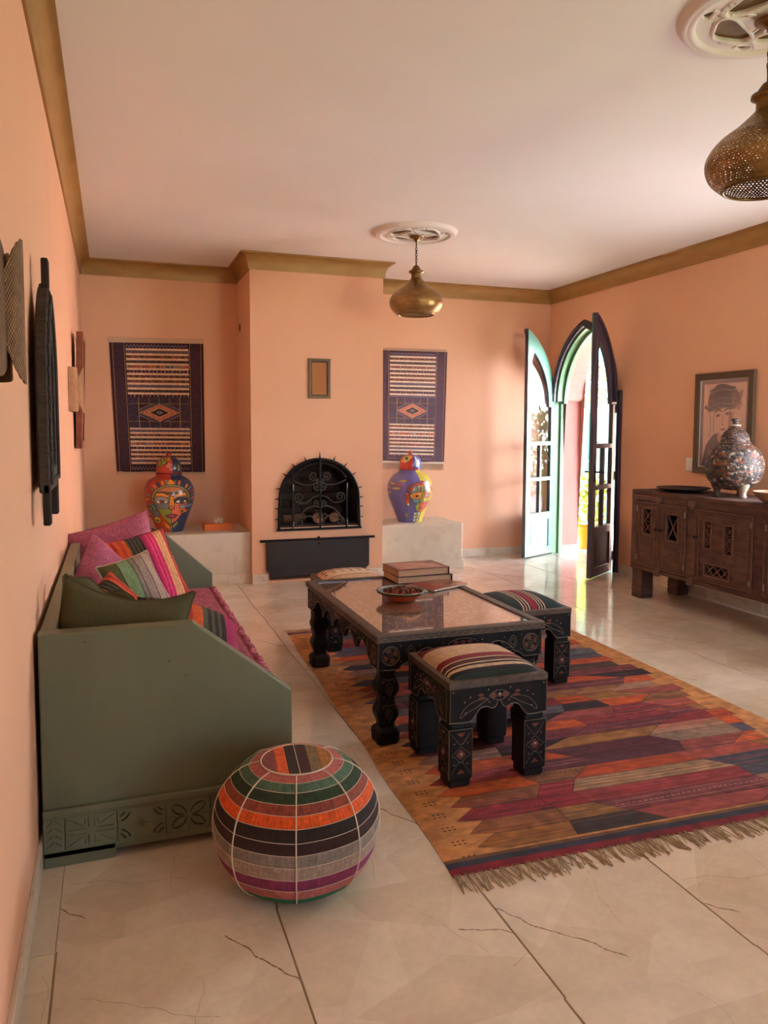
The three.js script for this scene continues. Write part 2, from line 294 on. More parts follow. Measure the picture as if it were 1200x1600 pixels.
// unseen windows added to hold the fill lights: fixed wooden frames with panes
ADDED_WINS.forEach(([z0, z1], k) => {
  const w = structGroup('added_window_' + (k + 1), [xR + 0.12, SILL, (z0 + z1) / 2], -Math.PI / 2), W = z1 - z0, H = HEAD - SILL;
  mesh('added_window_frame', merge([bx(0.07, H, 0.06, -W / 2 + 0.035, H / 2, 0), bx(0.07, H, 0.06, W / 2 - 0.035, H / 2, 0), bx(W - 0.14, 0.07, 0.06, 0, H - 0.035, 0), bx(W - 0.14, 0.12, 0.06, 0, 0.06, 0), bx(0.08, H - 0.19, 0.06, 0, H / 2 + 0.02, 0)]), M.mint, w);
  for (const s of [-1, 1]) mesh('pane', bx(W / 2 - 0.11, H - 0.19, 0.004, s * (W / 4 - 0.016), H / 2 + 0.025, 0, 0), M.glass, w);
});
{
  const w = structGroup('added_window_2', [3.2, 0.25, zF + 0.12], Math.PI), W = 1.3, H = 2.1;  // unseen window added behind the camera for frontal fill
  mesh('added_window_frame', merge([bx(0.07, H, 0.06, -W / 2 + 0.035, H / 2, 0), bx(0.07, H, 0.06, W / 2 - 0.035, H / 2, 0), bx(W - 0.14, 0.07, 0.06, 0, H - 0.035, 0), bx(W - 0.14, 0.07, 0.06, 0, 0.035, 0), bx(0.07, H - 0.14, 0.06, 0, H / 2, 0)]), M.mint, w);
  for (const s of [-1, 1]) mesh('pane', bx(W / 2 - 0.11, H - 0.14, 0.004, s * (W / 4 - 0.016), H / 2, 0, 0), M.glass, w);
}
// ---------------------------------------------------------------- garden door: frame in the wall, two glazed leaves standing open
{
  const fr = structGroup('trim_20', [xR, 0, dz], -Math.PI / 2);       // local z points into the room
  const ringOf = (o, i) => [o[1], ...o.slice(2), o[0], i[0], ...i.slice(2).reverse(), i[1]];
  const outer = horseshoe(0.672, 0.592, 1.84, 2.622), inner = horseshoe(0.612, 0.556, 1.765, 2.55);
  outer[0][0] = -0.672;
  mesh('purple_architrave', ext(ringOf(outer, inner), 0.034, { bevel: 0.006 }), M.purple, fr, [0, 0, -0.004]);
  const o2 = horseshoe(0.672, 0.612, 1.80, 2.60), bead = horseshoe(0.64, 0.574, 1.80, 2.585), bead2 = horseshoe(0.628, 0.566, 1.79, 2.568);
  mesh('bead', ext(ringOf(bead, bead2), 0.012, { bevel: 0.003 }), M.purple, fr, [0, 0, 0.028]);
  mesh('jamb', ext(ringOf(horseshoe(0.62, 0.565, 1.787, 2.562), horseshoe(0.6, 0.535, 1.765, 2.525)), 0.125, { bevel: 0.004 }), M.mintJamb, fr, [0, 0, -0.132]);
  mesh('stop', ext(ringOf(horseshoe(0.602, 0.54, 1.767, 2.53), horseshoe(0.575, 0.512, 1.742, 2.49)), 0.05, { bevel: 0.004 }), M.mintJamb, fr, [0, 0, -0.132]);
}
function doorLeaf(name, outMat, inMat, flip) {
  // local x from the hinge (0) to the free edge (w), z from the painted-purple room face (negative for flip) to the mint garden face
  const w = 0.57, o = structGroup(name), arch = (a, ys, ap, n = 12) => ogive(a, ys, ap, n).map(([x, y]) => [w - x, y]);
  const out = [[0, 0.012], [w, 0.012], [w, 2.545], ...arch(w, 1.72, 2.545).reverse().slice(1), [0, 1.72]];
  const up = [[0.072, 1.31], [w - 0.085, 1.31], [w - 0.085, 2.2], ...arch(w - 0.12, 1.70, 2.36).filter(([x]) => x < w - 0.09).reverse(), [0.115, 1.70], [0.072, 1.70]];
  const cols = [[0.072, 0.262], [0.295, w - 0.085]], rows = [[0.50, 0.862], [0.905, 1.265]], panes = [];
  for (const [y0, y1] of rows) for (const [x0, x1] of cols) panes.push([[x0, y0], [x1, y0], [x1, y1], [x0, y1]]);
  const low = [[0.085, 0.10], [w - 0.095, 0.10], [w - 0.095, 0.42], [0.085, 0.42]];
  const holes = [up, ...panes, low].map((h) => h.slice().reverse());
  const s = flip ? -1 : 1;
  const lay = (z0, z1, m, nm) => mesh(nm, ext(out, z1 - z0, { holes, bevel: 0.003 }), m, o, [0, 0, z0]);
  if (flip) { lay(-0.022, -0.010, outMat, 'garden_face_frame'); lay(-0.010, 0.022, inMat, 'room_face_frame'); }
  else { lay(0.010, 0.022, outMat, 'garden_face_frame'); lay(-0.022, 0.010, inMat, 'room_face_frame'); }
  // fielded bottom panel, a face of each colour
  const panel = (m, z) => mesh('bottom_panel', merge([bx(w - 0.175, 0.325, 0.008, (w - 0.01) / 2, 0.26, z, 0.002), bx(w - 0.24, 0.25, 0.008, (w - 0.01) / 2, 0.26, z + 0.004 * Math.sign(z), 0.003)]), m, o);
  panel(outMat, -0.006 * (flip ? 1 : -1)); panel(inMat, 0.006 * (flip ? 1 : -1));
  for (const p of panes) { const [a, , c] = p; mesh('pane', bx(c[0] - a[0] + 0.006, c[1] - a[1] + 0.006, 0.003, (a[0] + c[0]) / 2, (a[1] + c[1]) / 2, 0, 0), M.glass, o); }
  mesh('pane', ext(up.map(([x, y]) => [x + (x < w / 2 ? -0.003 : 0.003), y]), 0.003), M.glass, o, [0, 0, -0.0015]);
  // moulded band round the arch on the room face
  const ab = [...arch(w, 1.72, 2.545), ...arch(w - 0.03, 1.72, 2.5).reverse()];
  mesh('arch_moulding', ext(ab, 0.014, { bevel: 0.003 }), inMat, o, [0, 0, flip ? 0.022 : -0.036]);
  for (const y of [0.16, 0.98, 1.66]) mesh('hinge', merge([rod([-0.006, y - 0.05, flip ? 0.016 : -0.016], [-0.006, y + 0.05, flip ? 0.016 : -0.016], 0.010)]), M.iron, o);
  return o;
}
const leafR = doorLeaf('door_2', M.mint, M.purple, false); leafR.position.set(4.775, 0, -6.588); leafR.rotation.y = Math.PI + 0.5957;
const leafL = doorLeaf('door_1', M.mint, M.purple, true); leafL.position.set(4.815, 0, -7.783); leafL.rotation.y = Math.PI + 0.4685;
{
  // lever handles, rosettes, lock plate on the right leaf; latch plate on the left leaf's edge
  mesh('handle', merge([bx(0.034, 0.16, 0.006, 0.525, 1.02, -0.026, 0.002), rod([0.525, 1.04, -0.026], [0.525, 1.04, -0.075], 0.008), tube([[0.525, 1.04, -0.073], [0.50, 1.042, -0.078], [0.46, 1.036, -0.078], [0.415, 1.03, -0.074]], 0.0085, 10)]), M.iron, leafR);
  mesh('handle', merge([bx(0.034, 0.16, 0.006, 0.525, 1.02, 0.026, 0.002), rod([0.525, 1.04, 0.026], [0.525, 1.04, 0.075], 0.008), tube([[0.525, 1.04, 0.073], [0.50, 1.042, 0.078], [0.46, 1.036, 0.078], [0.415, 1.03, 0.074]], 0.0085, 10)]), M.iron, leafR);
  mesh('lock_plate', bx(0.004, 0.2, 0.022, 0.5715, 1.0, 0, 0.001), M.steel, leafR);
  for (const y of [0.16, 0.98, 1.66]) mesh('hinge_strap', merge([bx(0.05, 0.016, 0.006, -0.028, y, -0.012, 0.001), rod([-0.05, y - 0.04, -0.012], [-0.05, y + 0.04, -0.012], 0.008)]), M.iron, leafR);
  mesh('lock_plate', bx(0.004, 0.16, 0.02, 0.5715, 1.03, 0.004, 0.001), M.steel, leafL);
}
// ---------------------------------------------------------------- the garden
{
  const paving = std({ map: px(512, 512, (u, v) => { const e = Math.min(u % 0.5, 0.5 - u % 0.5, v % 0.5, 0.5 - v % 0.5); return mix([206, 194, 176], [150, 138, 122], sstep(0.012, 0.004, e)).map((c) => c - 18 + 36 * fbm(u, v, 8, 4)); }, 0.9, 0.9), roughness: 0.85 });
  struct('terrace', uvm(bx(9, 0.2, 16, xR + T + 4.5, -0.13, -4, 0)), paving);
  const lawn = std({ map: px(256, 256, (u, v) => mix([70, 86, 38], [112, 128, 62], fbm(u, v, 24, 3)), 1, 1), roughness: 1 });
  struct('lawn', uvm(bx(60, 0.2, 60, 30, -0.25, -10, 0)), lawn);
  const turq = std({ color: 0x3a716d, roughness: 0.5, metalness: 0.0 });
  // sheet-metal gate and lattice screen, facing the terrace
  const gate = thing('garden_gate', 'turquoise sheet metal garden gate below the wooden lattice, beyond the open doors', 'gate', [7.4, -0.03, -10]);
  for (let i = 0; i < 3; i++) mesh('gate_panel', bx(1.08, 1.72, 0.03, -1.1 + i * 1.1, 0.87, 0, 0.003), turq, gate);
  for (let i = 0; i < 4; i++) mesh('post', bx(0.07, 1.78, 0.07, -1.65 + i * 1.1, 0.89, 0.01), turq, gate);
  for (const y of [0.06, 1.0, 1.745]) mesh('rail', bx(3.3, 0.05, 0.05, 0, y, 0.012), turq, gate);
  mesh('handle', merge([rod([-0.48, 1.28, 0.015], [-0.48, 1.28, 0.06], 0.014), new THREE.TorusGeometry(0.04, 0.009, 6, 14).translate(-0.48, 1.25, 0.06)]), M.iron, gate);
  const latt = thing('lattice_screen', 'cream diagonal wooden lattice screen with turquoise rails on top of the gate', 'trellis', [7.4, 1.80, -10]);
  const cream = std({ color: 0x8a6b4a, roughness: 0.8 });
  for (const [y0, y1] of [[0.03, 0.26], [0.36, 0.64]]) for (let s = -1; s <= 1; s += 2) for (let x = -1.7; x < 1.7; x += 0.135) {
    const h = y1 - y0, xa = x, xb = x + s * h; if (Math.min(xa, xb) < -1.62 || Math.max(xa, xb) > 1.62) continue;
    const L = Math.hypot(h, h); mesh('slat', bx(0.045, L, 0.012, 0, 0, 0, 0.002), cream, latt, [(xa + xb) / 2, (y0 + y1) / 2, s * 0.007 + 0.01], [0, 0, -s * Math.PI / 4]);
  }
  for (const y of [0.0, 0.31, 0.67]) mesh('rail', bx(3.3, 0.075, 0.04, 0, y, 0.01), turq, latt);
  const wallG = std({ color: 0xdfae98, roughness: 0.9 });
  struct('wall_garden', uvm(bx(2.6, 1.5, 0.25, 10.35, 0.7, -10, 0)), wallG); 
  struct('added_shade_wall', uvm(bx(0.25, 3, 2.3, 9.4, 1.35, -8.85, 0)), wallG);  // unseen wall added to keep bounced sunlight off the gate
  // pale wall added across the garden to bounce sunlight into the room, mirrored at the top of the left door leaf
  struct('added_bounce_wall', uvm(bx(0.3, 4.6, 13, 11.8, 2.1, -1.7, 0)), std({ color: 0xe4e8f0, roughness: 0.9 }));
  struct("added_shade_parapet", uvm(bx(xR + T - xL + 0.3, 1.1, zF - zB + 0.6, (xR + T + xL) / 2 - 0.15, yC + 0.76, (zF + zB) / 2, 0)), M.outPink);  // unseen parapet added on the house to shade the gate
  // leaves: pointed folded blades; a crown of them is one part
  const leafGeo = (L, W) => { const g = new THREE.BufferGeometry(); g.setAttribute('position', new THREE.Float32BufferAttribute([0, 0, 0, W, L * 0.45, 0.01, 0, L * 0.5, -0.012, 0, 0, 0, 0, L * 0.5, -0.012, -W, L * 0.45, 0.01, W, L * 0.45, 0.01, 0, L, 0, 0, L * 0.5, -0.012, -W, L * 0.45, 0.01, 0, L * 0.5, -0.012, 0, L, 0], 3)); g.computeVertexNormals(); return g; };
  const foliage = (n, L, W, at) => { const l = leafGeo(L, W), e = new THREE.Euler(), q = new THREE.Quaternion(), m = new THREE.Matrix4(), out = []; for (let i = 0; i < n; i++) { e.set(rr(-1.2, 1.2), rr(0, 6.28), rr(-1.2, 1.2)); const s = rr(0.6, 1.2); m.compose(V3(...at(i)), q.setFromEuler(e), V3(s, s, s)); out.push(l.clone().applyMatrix4(m)); } return mergeGeometries(out); };
  const green = (c) => phys({ color: c, roughness: 0.6, transmission: 0.25, thickness: 0, side: THREE.DoubleSide });
  const pot = thing('flower_pot', 'glazed yellow flower pot standing on the terrace just outside the door', 'plant pot', [5.56, -0.03, -8.14]);
  mesh('pot_body', lathe([[0.001, 0], [0.115, 0], [0.125, 0.01], [0.165, 0.26], [0.172, 0.27], [0.19, 0.275], [0.192, 0.315], [0.172, 0.318], [0.165, 0.29], [0.001, 0.285]], 32), std({ color: 0xc08808, roughness: 0.35 }), pot);
  mesh('soil', new THREE.CylinderGeometry(0.163, 0.163, 0.01, 24).translate(0, 0.293, 0), std({ color: 0x3a2a1c, roughness: 1 }), pot);
  const plant = thing('potted_shrub', 'yellow-green leafy shrub growing in the yellow pot outside the door', 'plant', [5.56, 0.26, -8.14]);
  mesh('stem', merge(Array.from({ length: 7 }, (_, i) => tube([[0, 0, 0], [Math.cos(i) * 0.05, 0.2, Math.sin(i * 2) * 0.05], [Math.cos(i) * 0.13, 0.45 + 0.03 * (i % 3), Math.sin(i * 2) * 0.13]], 0.006, 6, 5))), std({ color: 0x6a5a30, roughness: 0.9 }), plant);
  mesh('foliage', foliage(240, 0.1, 0.026, () => { const a = rr(0, 6.28), r = 0.24 * Math.sqrt(rnd()), y = rr(0.05, 0.62); return [Math.cos(a) * r * (1.1 - 0.5 * Math.abs(y - 0.35)), y, Math.sin(a) * r]; }), green(0x9aa828), plant).userData = { kind: 'stuff' };
  const spots = [[8.3, -7.4, 1.9, 0.62, 0x51632e], [9.6, -6.0, 2.4, 0.7, 0x48592c], [8.9, -4.3, 1.7, 0.6, 0x5a6b33], [10.4, -8.3, 2.1, 0.65, 0x55662f]];
  const txt = ['round dense green bush in the garden, nearest to the gate', 'tallest dark green tree of the garden bushes', 'low green bush on the lawn farthest from the gate', 'loose green bush at the back of the garden beside the wall'];
  spots.forEach(([x, z, h, r, c], i) => {
    const t = thing('garden_bush', txt[i], 'bush', [x, -0.15, z]);
    mesh('trunk', merge([rod([0, 0, 0], [0.03, h * 0.5, 0], 0.05, 8, 0.035), rod([0.03, h * 0.45, 0], [0.2, h * 0.8, 0.1], 0.03, 6, 0.01), rod([0.02, h * 0.4, 0], [-0.2, h * 0.8, -0.1], 0.03, 6, 0.01)]), std({ color: 0x5a4632, roughness: 0.95 }), t);
    mesh('foliage', foliage(900, 0.14, 0.035, () => { const a = rr(0, 6.28), b = Math.acos(rr(-1, 1)), q = r * Math.cbrt(rr(0.25, 1)); return [Math.sin(b) * Math.cos(a) * q, h * 0.62 + Math.cos(b) * q * 0.62 * h / (2 * r) * 1.2, Math.sin(b) * Math.sin(a) * q]; }), green(c), t).userData = { kind: 'stuff' };
  });
}
// ---------------------------------------------------------------- fabrics
const weave = px(128, 128, (u, v, x, y) => 100 + 70 * Math.sin(x * Math.PI / 2) * Math.sin(y * Math.PI / 2) + 60 * (rnd() - 0.5), 0.06, 0.06, false);
const slub = px(256, 256, (u, v) => 70 + 130 * fbm(u * 0.25, v, 64, 2), 0.3, 0.3, false);
function fabric(hex, o = {}) { const c = rgb(hex); return phys({ map: px(256, 256, (u, v) => { const n = fbm(u, v * 0.25, 64, 2) * 0.6 + fbm(u * 0.25, v, 64, 2) * 0.4; return c.map((q) => cl(q * (1 + (n - 0.5) * (o.k ?? 0.5)), 0, 255)); }, 0.35, 0.35), roughness: 0.95, bumpMap: slub, bumpScale: o.b ?? 0.0015, sheen: 0.25, sheenRoughness: 0.6, sheenColor: new THREE.Color(hex) }); }
// stripes across u: list of [width, colour]
function stripes(list, W = 512, H = 512) {
  const tot = list.reduce((s, l) => s + l[0], 0);
  return cv(W, H, (g) => {
    let x = 0; for (const [w, c] of list) { g.fillStyle = c; g.fillRect(x / tot * W, 0, w / tot * W + 1, H); x += w; }
    const im = g.getImageData(0, 0, W, H), d = im.data;
    for (let y = 0; y < H; y++) for (let q = 0; q < W; q++) { const o = (y * W + q) * 4, n = 0.82 + 0.36 * fbm(q / W, y / H * 0.5, 90, 2) * (0.9 + 0.1 * ((y >> 1) & 1)); d[o] *= n; d[o + 1] *= n; d[o + 2] *= n; }
    g.putImageData(im, 0, 0);
  });
}
const cloth = (t, k = 40) => { const m = phys({ map: t, roughness: 0.95, sheen: 0.2, sheenRoughness: 0.6 }); const b = weave.clone(); b.repeat.set(k, k); m.bumpMap = b; m.bumpScale = 0.0012; return m; };

// ---------------------------------------------------------------- sage painted daybed sofa along the left wall
{
  const X0 = -0.243, X1 = 0.592, Z0 = -2.67, Z1 = -5.09, px0 = 0.175, pz0 = -3.88;
  const sofa = thing('sofa', 'long sage green wooden daybed with sloped arms and carved base against the left wall', 'sofa', [px0, 0, pz0]);
  const L = (g) => g.translate(-px0, 0, -pz0);
  const prof = [[X0, 0.05], [X1, 0.05], [X1, 0.507], [0.25, 0.778], [X0, 0.778]];
  mesh('arm', L(ext(prof, 0.072, { bevel: 0.004 }).translate(0, 0, Z0 - 0.072)), M.sage, sofa);
  mesh('arm', L(ext(prof.map(([x, y]) => [x > 0 && x < 0.3 ? x + 0.05 : x, y]), 0.072, { bevel: 0.004 }).translate(0, 0, Z1)), M.sage, sofa);
  mesh('backrest', L(uvm(bx(0.05, 0.728, Z0 - Z1 - 0.144, X0 + 0.026, 0.414, (Z0 + Z1) / 2, 0.004))), M.sage, sofa);
  mesh('front_board', L(uvm(bx(0.035, 0.245, Z0 - Z1 - 0.144, X1 - 0.02, 0.173, (Z0 + Z1) / 2, 0.003))), M.sage, sofa);
  mesh('seat_board', L(uvm(bx(X1 - X0 - 0.09, 0.03, Z0 - Z1 - 0.144, (X0 + X1) / 2 + 0.004, 0.265, (Z0 + Z1) / 2, 0.002))), M.sage, sofa);
  mesh('base_moulding', L(uvm(merge([bx(X1 - X0, 0.024, 0.02, (X0 + X1) / 2, 0.184, Z0 + 0.008, 0.007, 3), bx(X1 - X0, 0.01, 0.012, (X0 + X1) / 2, 0.168, Z0 + 0.006, 0.002)]))), M.sage, sofa);
  mesh('bottom_rail', L(uvm(bx(X1 - X0, 0.022, 0.018, (X0 + X1) / 2, 0.043, Z0 + 0.004, 0.003))), M.sage, sofa);
  for (const [a, b] of [[X0, -0.018], [0.37, X1]]) for (const z of [Z0, Z1 + 0.075]) mesh('foot', L(uvm(bx(b - a, 0.053, 0.09, (a + b) / 2, 0.0265, z - 0.032, 0.003))), M.sage, sofa);
  // carved squares: thin plates with the pattern cut through as grooves
  const slot = (pts, w) => { const l = [], r = []; pts.forEach((p, i) => { const a = pts[Math.max(0, i - 1)], b = pts[Math.min(pts.length - 1, i + 1)], dx = b[0] - a[0], dy = b[1] - a[1], n = Math.hypot(dx, dy) || 1, t = i === 0 || i === pts.length - 1 ? 0.35 : 1; l.push([p[0] - dy / n * w * t, p[1] + dx / n * w * t]); r.push([p[0] + dy / n * w * t, p[1] - dx / n * w * t]); }); return [...l, ...r.reverse()]; };
  const arc = (cx, cy, r, a0, a1, n = 8) => Array.from({ length: n + 1 }, (_, i) => { const t = (a0 + (a1 - a0) * i / n) * Math.PI / 180; return [cx + r * Math.cos(t), cy + r * Math.sin(t)]; });
  const H = 0.108, gw = 0.0030;
  const patt = {
    lattice: (w) => { const o = []; for (let i = 0; i < 4; i++) { o.push(slot([[0.006 + 0.002, 0.012 + i * 0.024], [w / 2 - 0.004, 0.012 + i * 0.024 + 0.018]], gw * 0.8), slot([[w - 0.008, 0.012 + i * 0.024], [w / 2 + 0.004, 0.012 + i * 0.024 + 0.018]], gw * 0.8)); } return o; },
    cross: (w) => { const c = w / 2, m = H / 2, o = []; for (const s of [-1, 1]) { o.push(slot([[c + s * 0.009, 0.008], [c + s * 0.009, m - 0.013]], gw), slot([[c + s * 0.009, m + 0.013], [c + s * 0.009, H - 0.008]], gw), slot([[0.01, m + s * 0.008], [c - 0.015, m + s * 0.008]], gw), slot([[c + 0.015, m + s * 0.008], [w - 0.01, m + s * 0.008]], gw)); for (const t of [-1, 1]) o.push(slot([[c + s * (c - 0.006), m + t * (m - 0.007)], [c + s * 0.024, m + t * 0.018]], gw), slot([[c + s * 0.02, m + t * 0.044], [c + s * 0.021, m + t * 0.026]], gw)); } return o; },
    quarters: (w) => { const o = []; for (const [x, y, a] of [[0, 0, 0], [w, 0, 90], [w, H, 180], [0, H, 270]]) for (const r of [0.024, 0.04]) o.push(slot(arc(x, y, r, a + 14, a + 76), gw)); for (let i = 0; i < 6; i++) { const t = i * Math.PI / 3; o.push(slot([[w / 2 + 0.005 * Math.cos(t), H / 2 + 0.005 * Math.sin(t)], [w / 2 + 0.015 * Math.cos(t), H / 2 + 0.015 * Math.sin(t)]], gw * 0.8)); } return o; },
    petals: (w) => { const o = [], c = w / 2, m = H / 2; for (const [sx, sy] of [[1, 1], [-1, 1], [-1, -1], [1, -1]]) { const ex = sx * (c - 0.014), ey = sy * (m - 0.012), L = Math.hypot(ex, ey), nx = -ey / L, ny = ex / L; for (const k of [1, -1]) o.push(slot([0.16, 0.3, 0.5, 0.7, 0.84, 0.93].map((t) => { const b = k * 0.0155 * Math.sin(Math.PI * (t - 0.08) / 0.9); return [c + ex * t + nx * b, m + ey * t + ny * b]; }), gw)); } for (const s of [-1, 1]) o.push(slot([[c + s * 0.042, m], [c + s * (c - 0.008), m]], gw * 0.8), slot([[c, m + s * 0.036], [c, m + s * (m - 0.006)]], gw * 0.8)); return o; },
  };
  const bounds = [X0, -0.176, -0.012, 0.146, 0.297, 0.45, X1], kinds = ['lattice', 'cross', 'quarters', 'petals', 'cross', 'quarters'];
  bounds.slice(0, -1).forEach((a, i) => { const w = bounds[i + 1] - a - 0.003; mesh('carved_panel', L(ext([[0, 0], [w, 0], [w, H], [0, H]], 0.011, { holes: patt[kinds[i]](w).map((h) => THREE.ShapeUtils.isClockWise(h.map((p) => V2(...p))) ? h : h.slice().reverse()) }).translate(a + 0.0015, 0.0545, Z0)), M.sage, sofa); });
  for (const [x, y] of [[-0.1, 0.745], [0.22, 0.60], [0.165, 0.655]]) mesh('paint_chip', ball(0.003, x - px0, y, Z0 - pz0, 5, 0.7, 0.2), std({ color: 0x2c2a22, roughness: 0.8 }), sofa);

  // mattress with rolled, stitched front edge
  const mauve = fabric(0x9c4f5d, { k: 0.9, b: 0.003 });
  const mat = thing('seat_mattress', 'mauve tufted seat mattress with a rolled stitched edge lying on the daybed', 'mattress', [0.2, 0.28, -3.88]);
  const mz0 = -2.752, mz1 = -5.01, ml = mz0 - mz1;
  const g = new RoundedBoxGeometry(0.79, 0.145, ml, 8, 0.05); { const p = g.attributes.position; for (let i = 0; i < p.count; i++) { const x = p.getX(i), y = p.getY(i), z = p.getZ(i); if (y > 0) p.setY(i, y + 0.02 * Math.cos(x * 3.6) + 0.008 * Math.sin(z * 14)); } g.computeVertexNormals(); }
  mesh('cushion_body', uvm(g.translate(0.005, 0.0725, (mz0 + mz1) / 2 + 3.88)), mauve, mat);
  const roll = []; for (let i = 0; i <= 60; i++) roll.push([0.388 + 0.006 * Math.sin(i * 1.3), 0.134 + 0.004 * Math.sin(i * 2.1), mz0 + 3.88 - 0.03 - (ml - 0.06) * i / 60]);
  mesh('rolled_edge', uvm(tube(roll, 0.021, 180, 8)), mauve, mat);
  for (let i = 0; i < 40; i++) { const z = mz0 + 3.84 - (ml - 0.1) * i / 39; mesh('stitch', rod([0.372, 0.1505, z], [0.402, 0.1505, z - 0.016], 0.0035, 5), mauve, mat); }
}
// pillow: two bulging faces with pinched, drawn-out corners; bend(x, y, z) reshapes it
function pillow(w, h, t, bend, n = 22) {
  const pos = [], uv = [], idx = [];
  for (const s of [1, -1]) for (let j = 0; j <= n; j++) for (let i = 0; i <= n; i++) {
    const u = i / n * 2 - 1, v = j / n * 2 - 1, pin = 0.07;
    let x = w / 2 * u * (1 - pin * (1 - v * v) * Math.abs(u)), y = h / 2 * v * (1 - pin * (1 - u * u) * Math.abs(v));
    let z = s * t / 2 * Math.pow(Math.max(0, (1 - u * u) * (1 - v * v)), 0.42) + s * 0.004 * (fbm(u * 0.5 + 0.5, v * 0.5 + 0.5, 6, 3) - 0.5) * 4 * (1 - Math.max(u * u, v * v));
    if (bend) [x, y, z] = bend(x, y, z, u, v, s);
    pos.push(x, y, z); uv.push(i / n, j / n);
  }
  const N = (n + 1) * (n + 1);
  for (let s = 0; s < 2; s++) for (let j = 0; j < n; j++) for (let i = 0; i < n; i++) { const a = s * N + j * (n + 1) + i, b = a + 1, c = a + n + 1, d = c + 1; if (s === 0) idx.push(a, b, d, a, d, c); else idx.push(a, d, b, a, c, d); }
  const g = new THREE.BufferGeometry(); g.setAttribute('position', new THREE.Float32BufferAttribute(pos, 3)); g.setAttribute('uv', new THREE.Float32BufferAttribute(uv, 2)); g.setIndex(idx); g.computeVertexNormals();
  return g;
}
// piping round the rim of a pillow
function piping(w, h, bend, r = 0.004) { const pts = [], pin = 0.07, e = (u, v) => { let q = [w / 2 * u * (1 - pin * (1 - v * v) * Math.abs(u)), h / 2 * v * (1 - pin * (1 - u * u) * Math.abs(v)), 0]; if (bend) q = bend(...q, u, v, 1); pts.push(q); }; for (let i = 0; i < 12; i++) e(-1 + i / 6, -1); for (let i = 0; i < 12; i++) e(1, -1 + i / 6); for (let i = 0; i < 12; i++) e(1 - i / 6, 1); for (let i = 0; i < 12; i++) e(-1, 1 - i / 6); return tube(pts, r, 120, 5, true); }
function cushion(label, mat, w, h, t, pos, rot, bend, pipeMat, group, order = 'YXZ') {
  const o = thing('cushion', label, 'cushion', pos, 0, group); o.rotation.set(...rot, order);
  mesh('cover', pillow(w, h, t, bend), mat, o); mesh('piping', piping(w, h, bend), pipeMat ?? mat, o); return o;
}
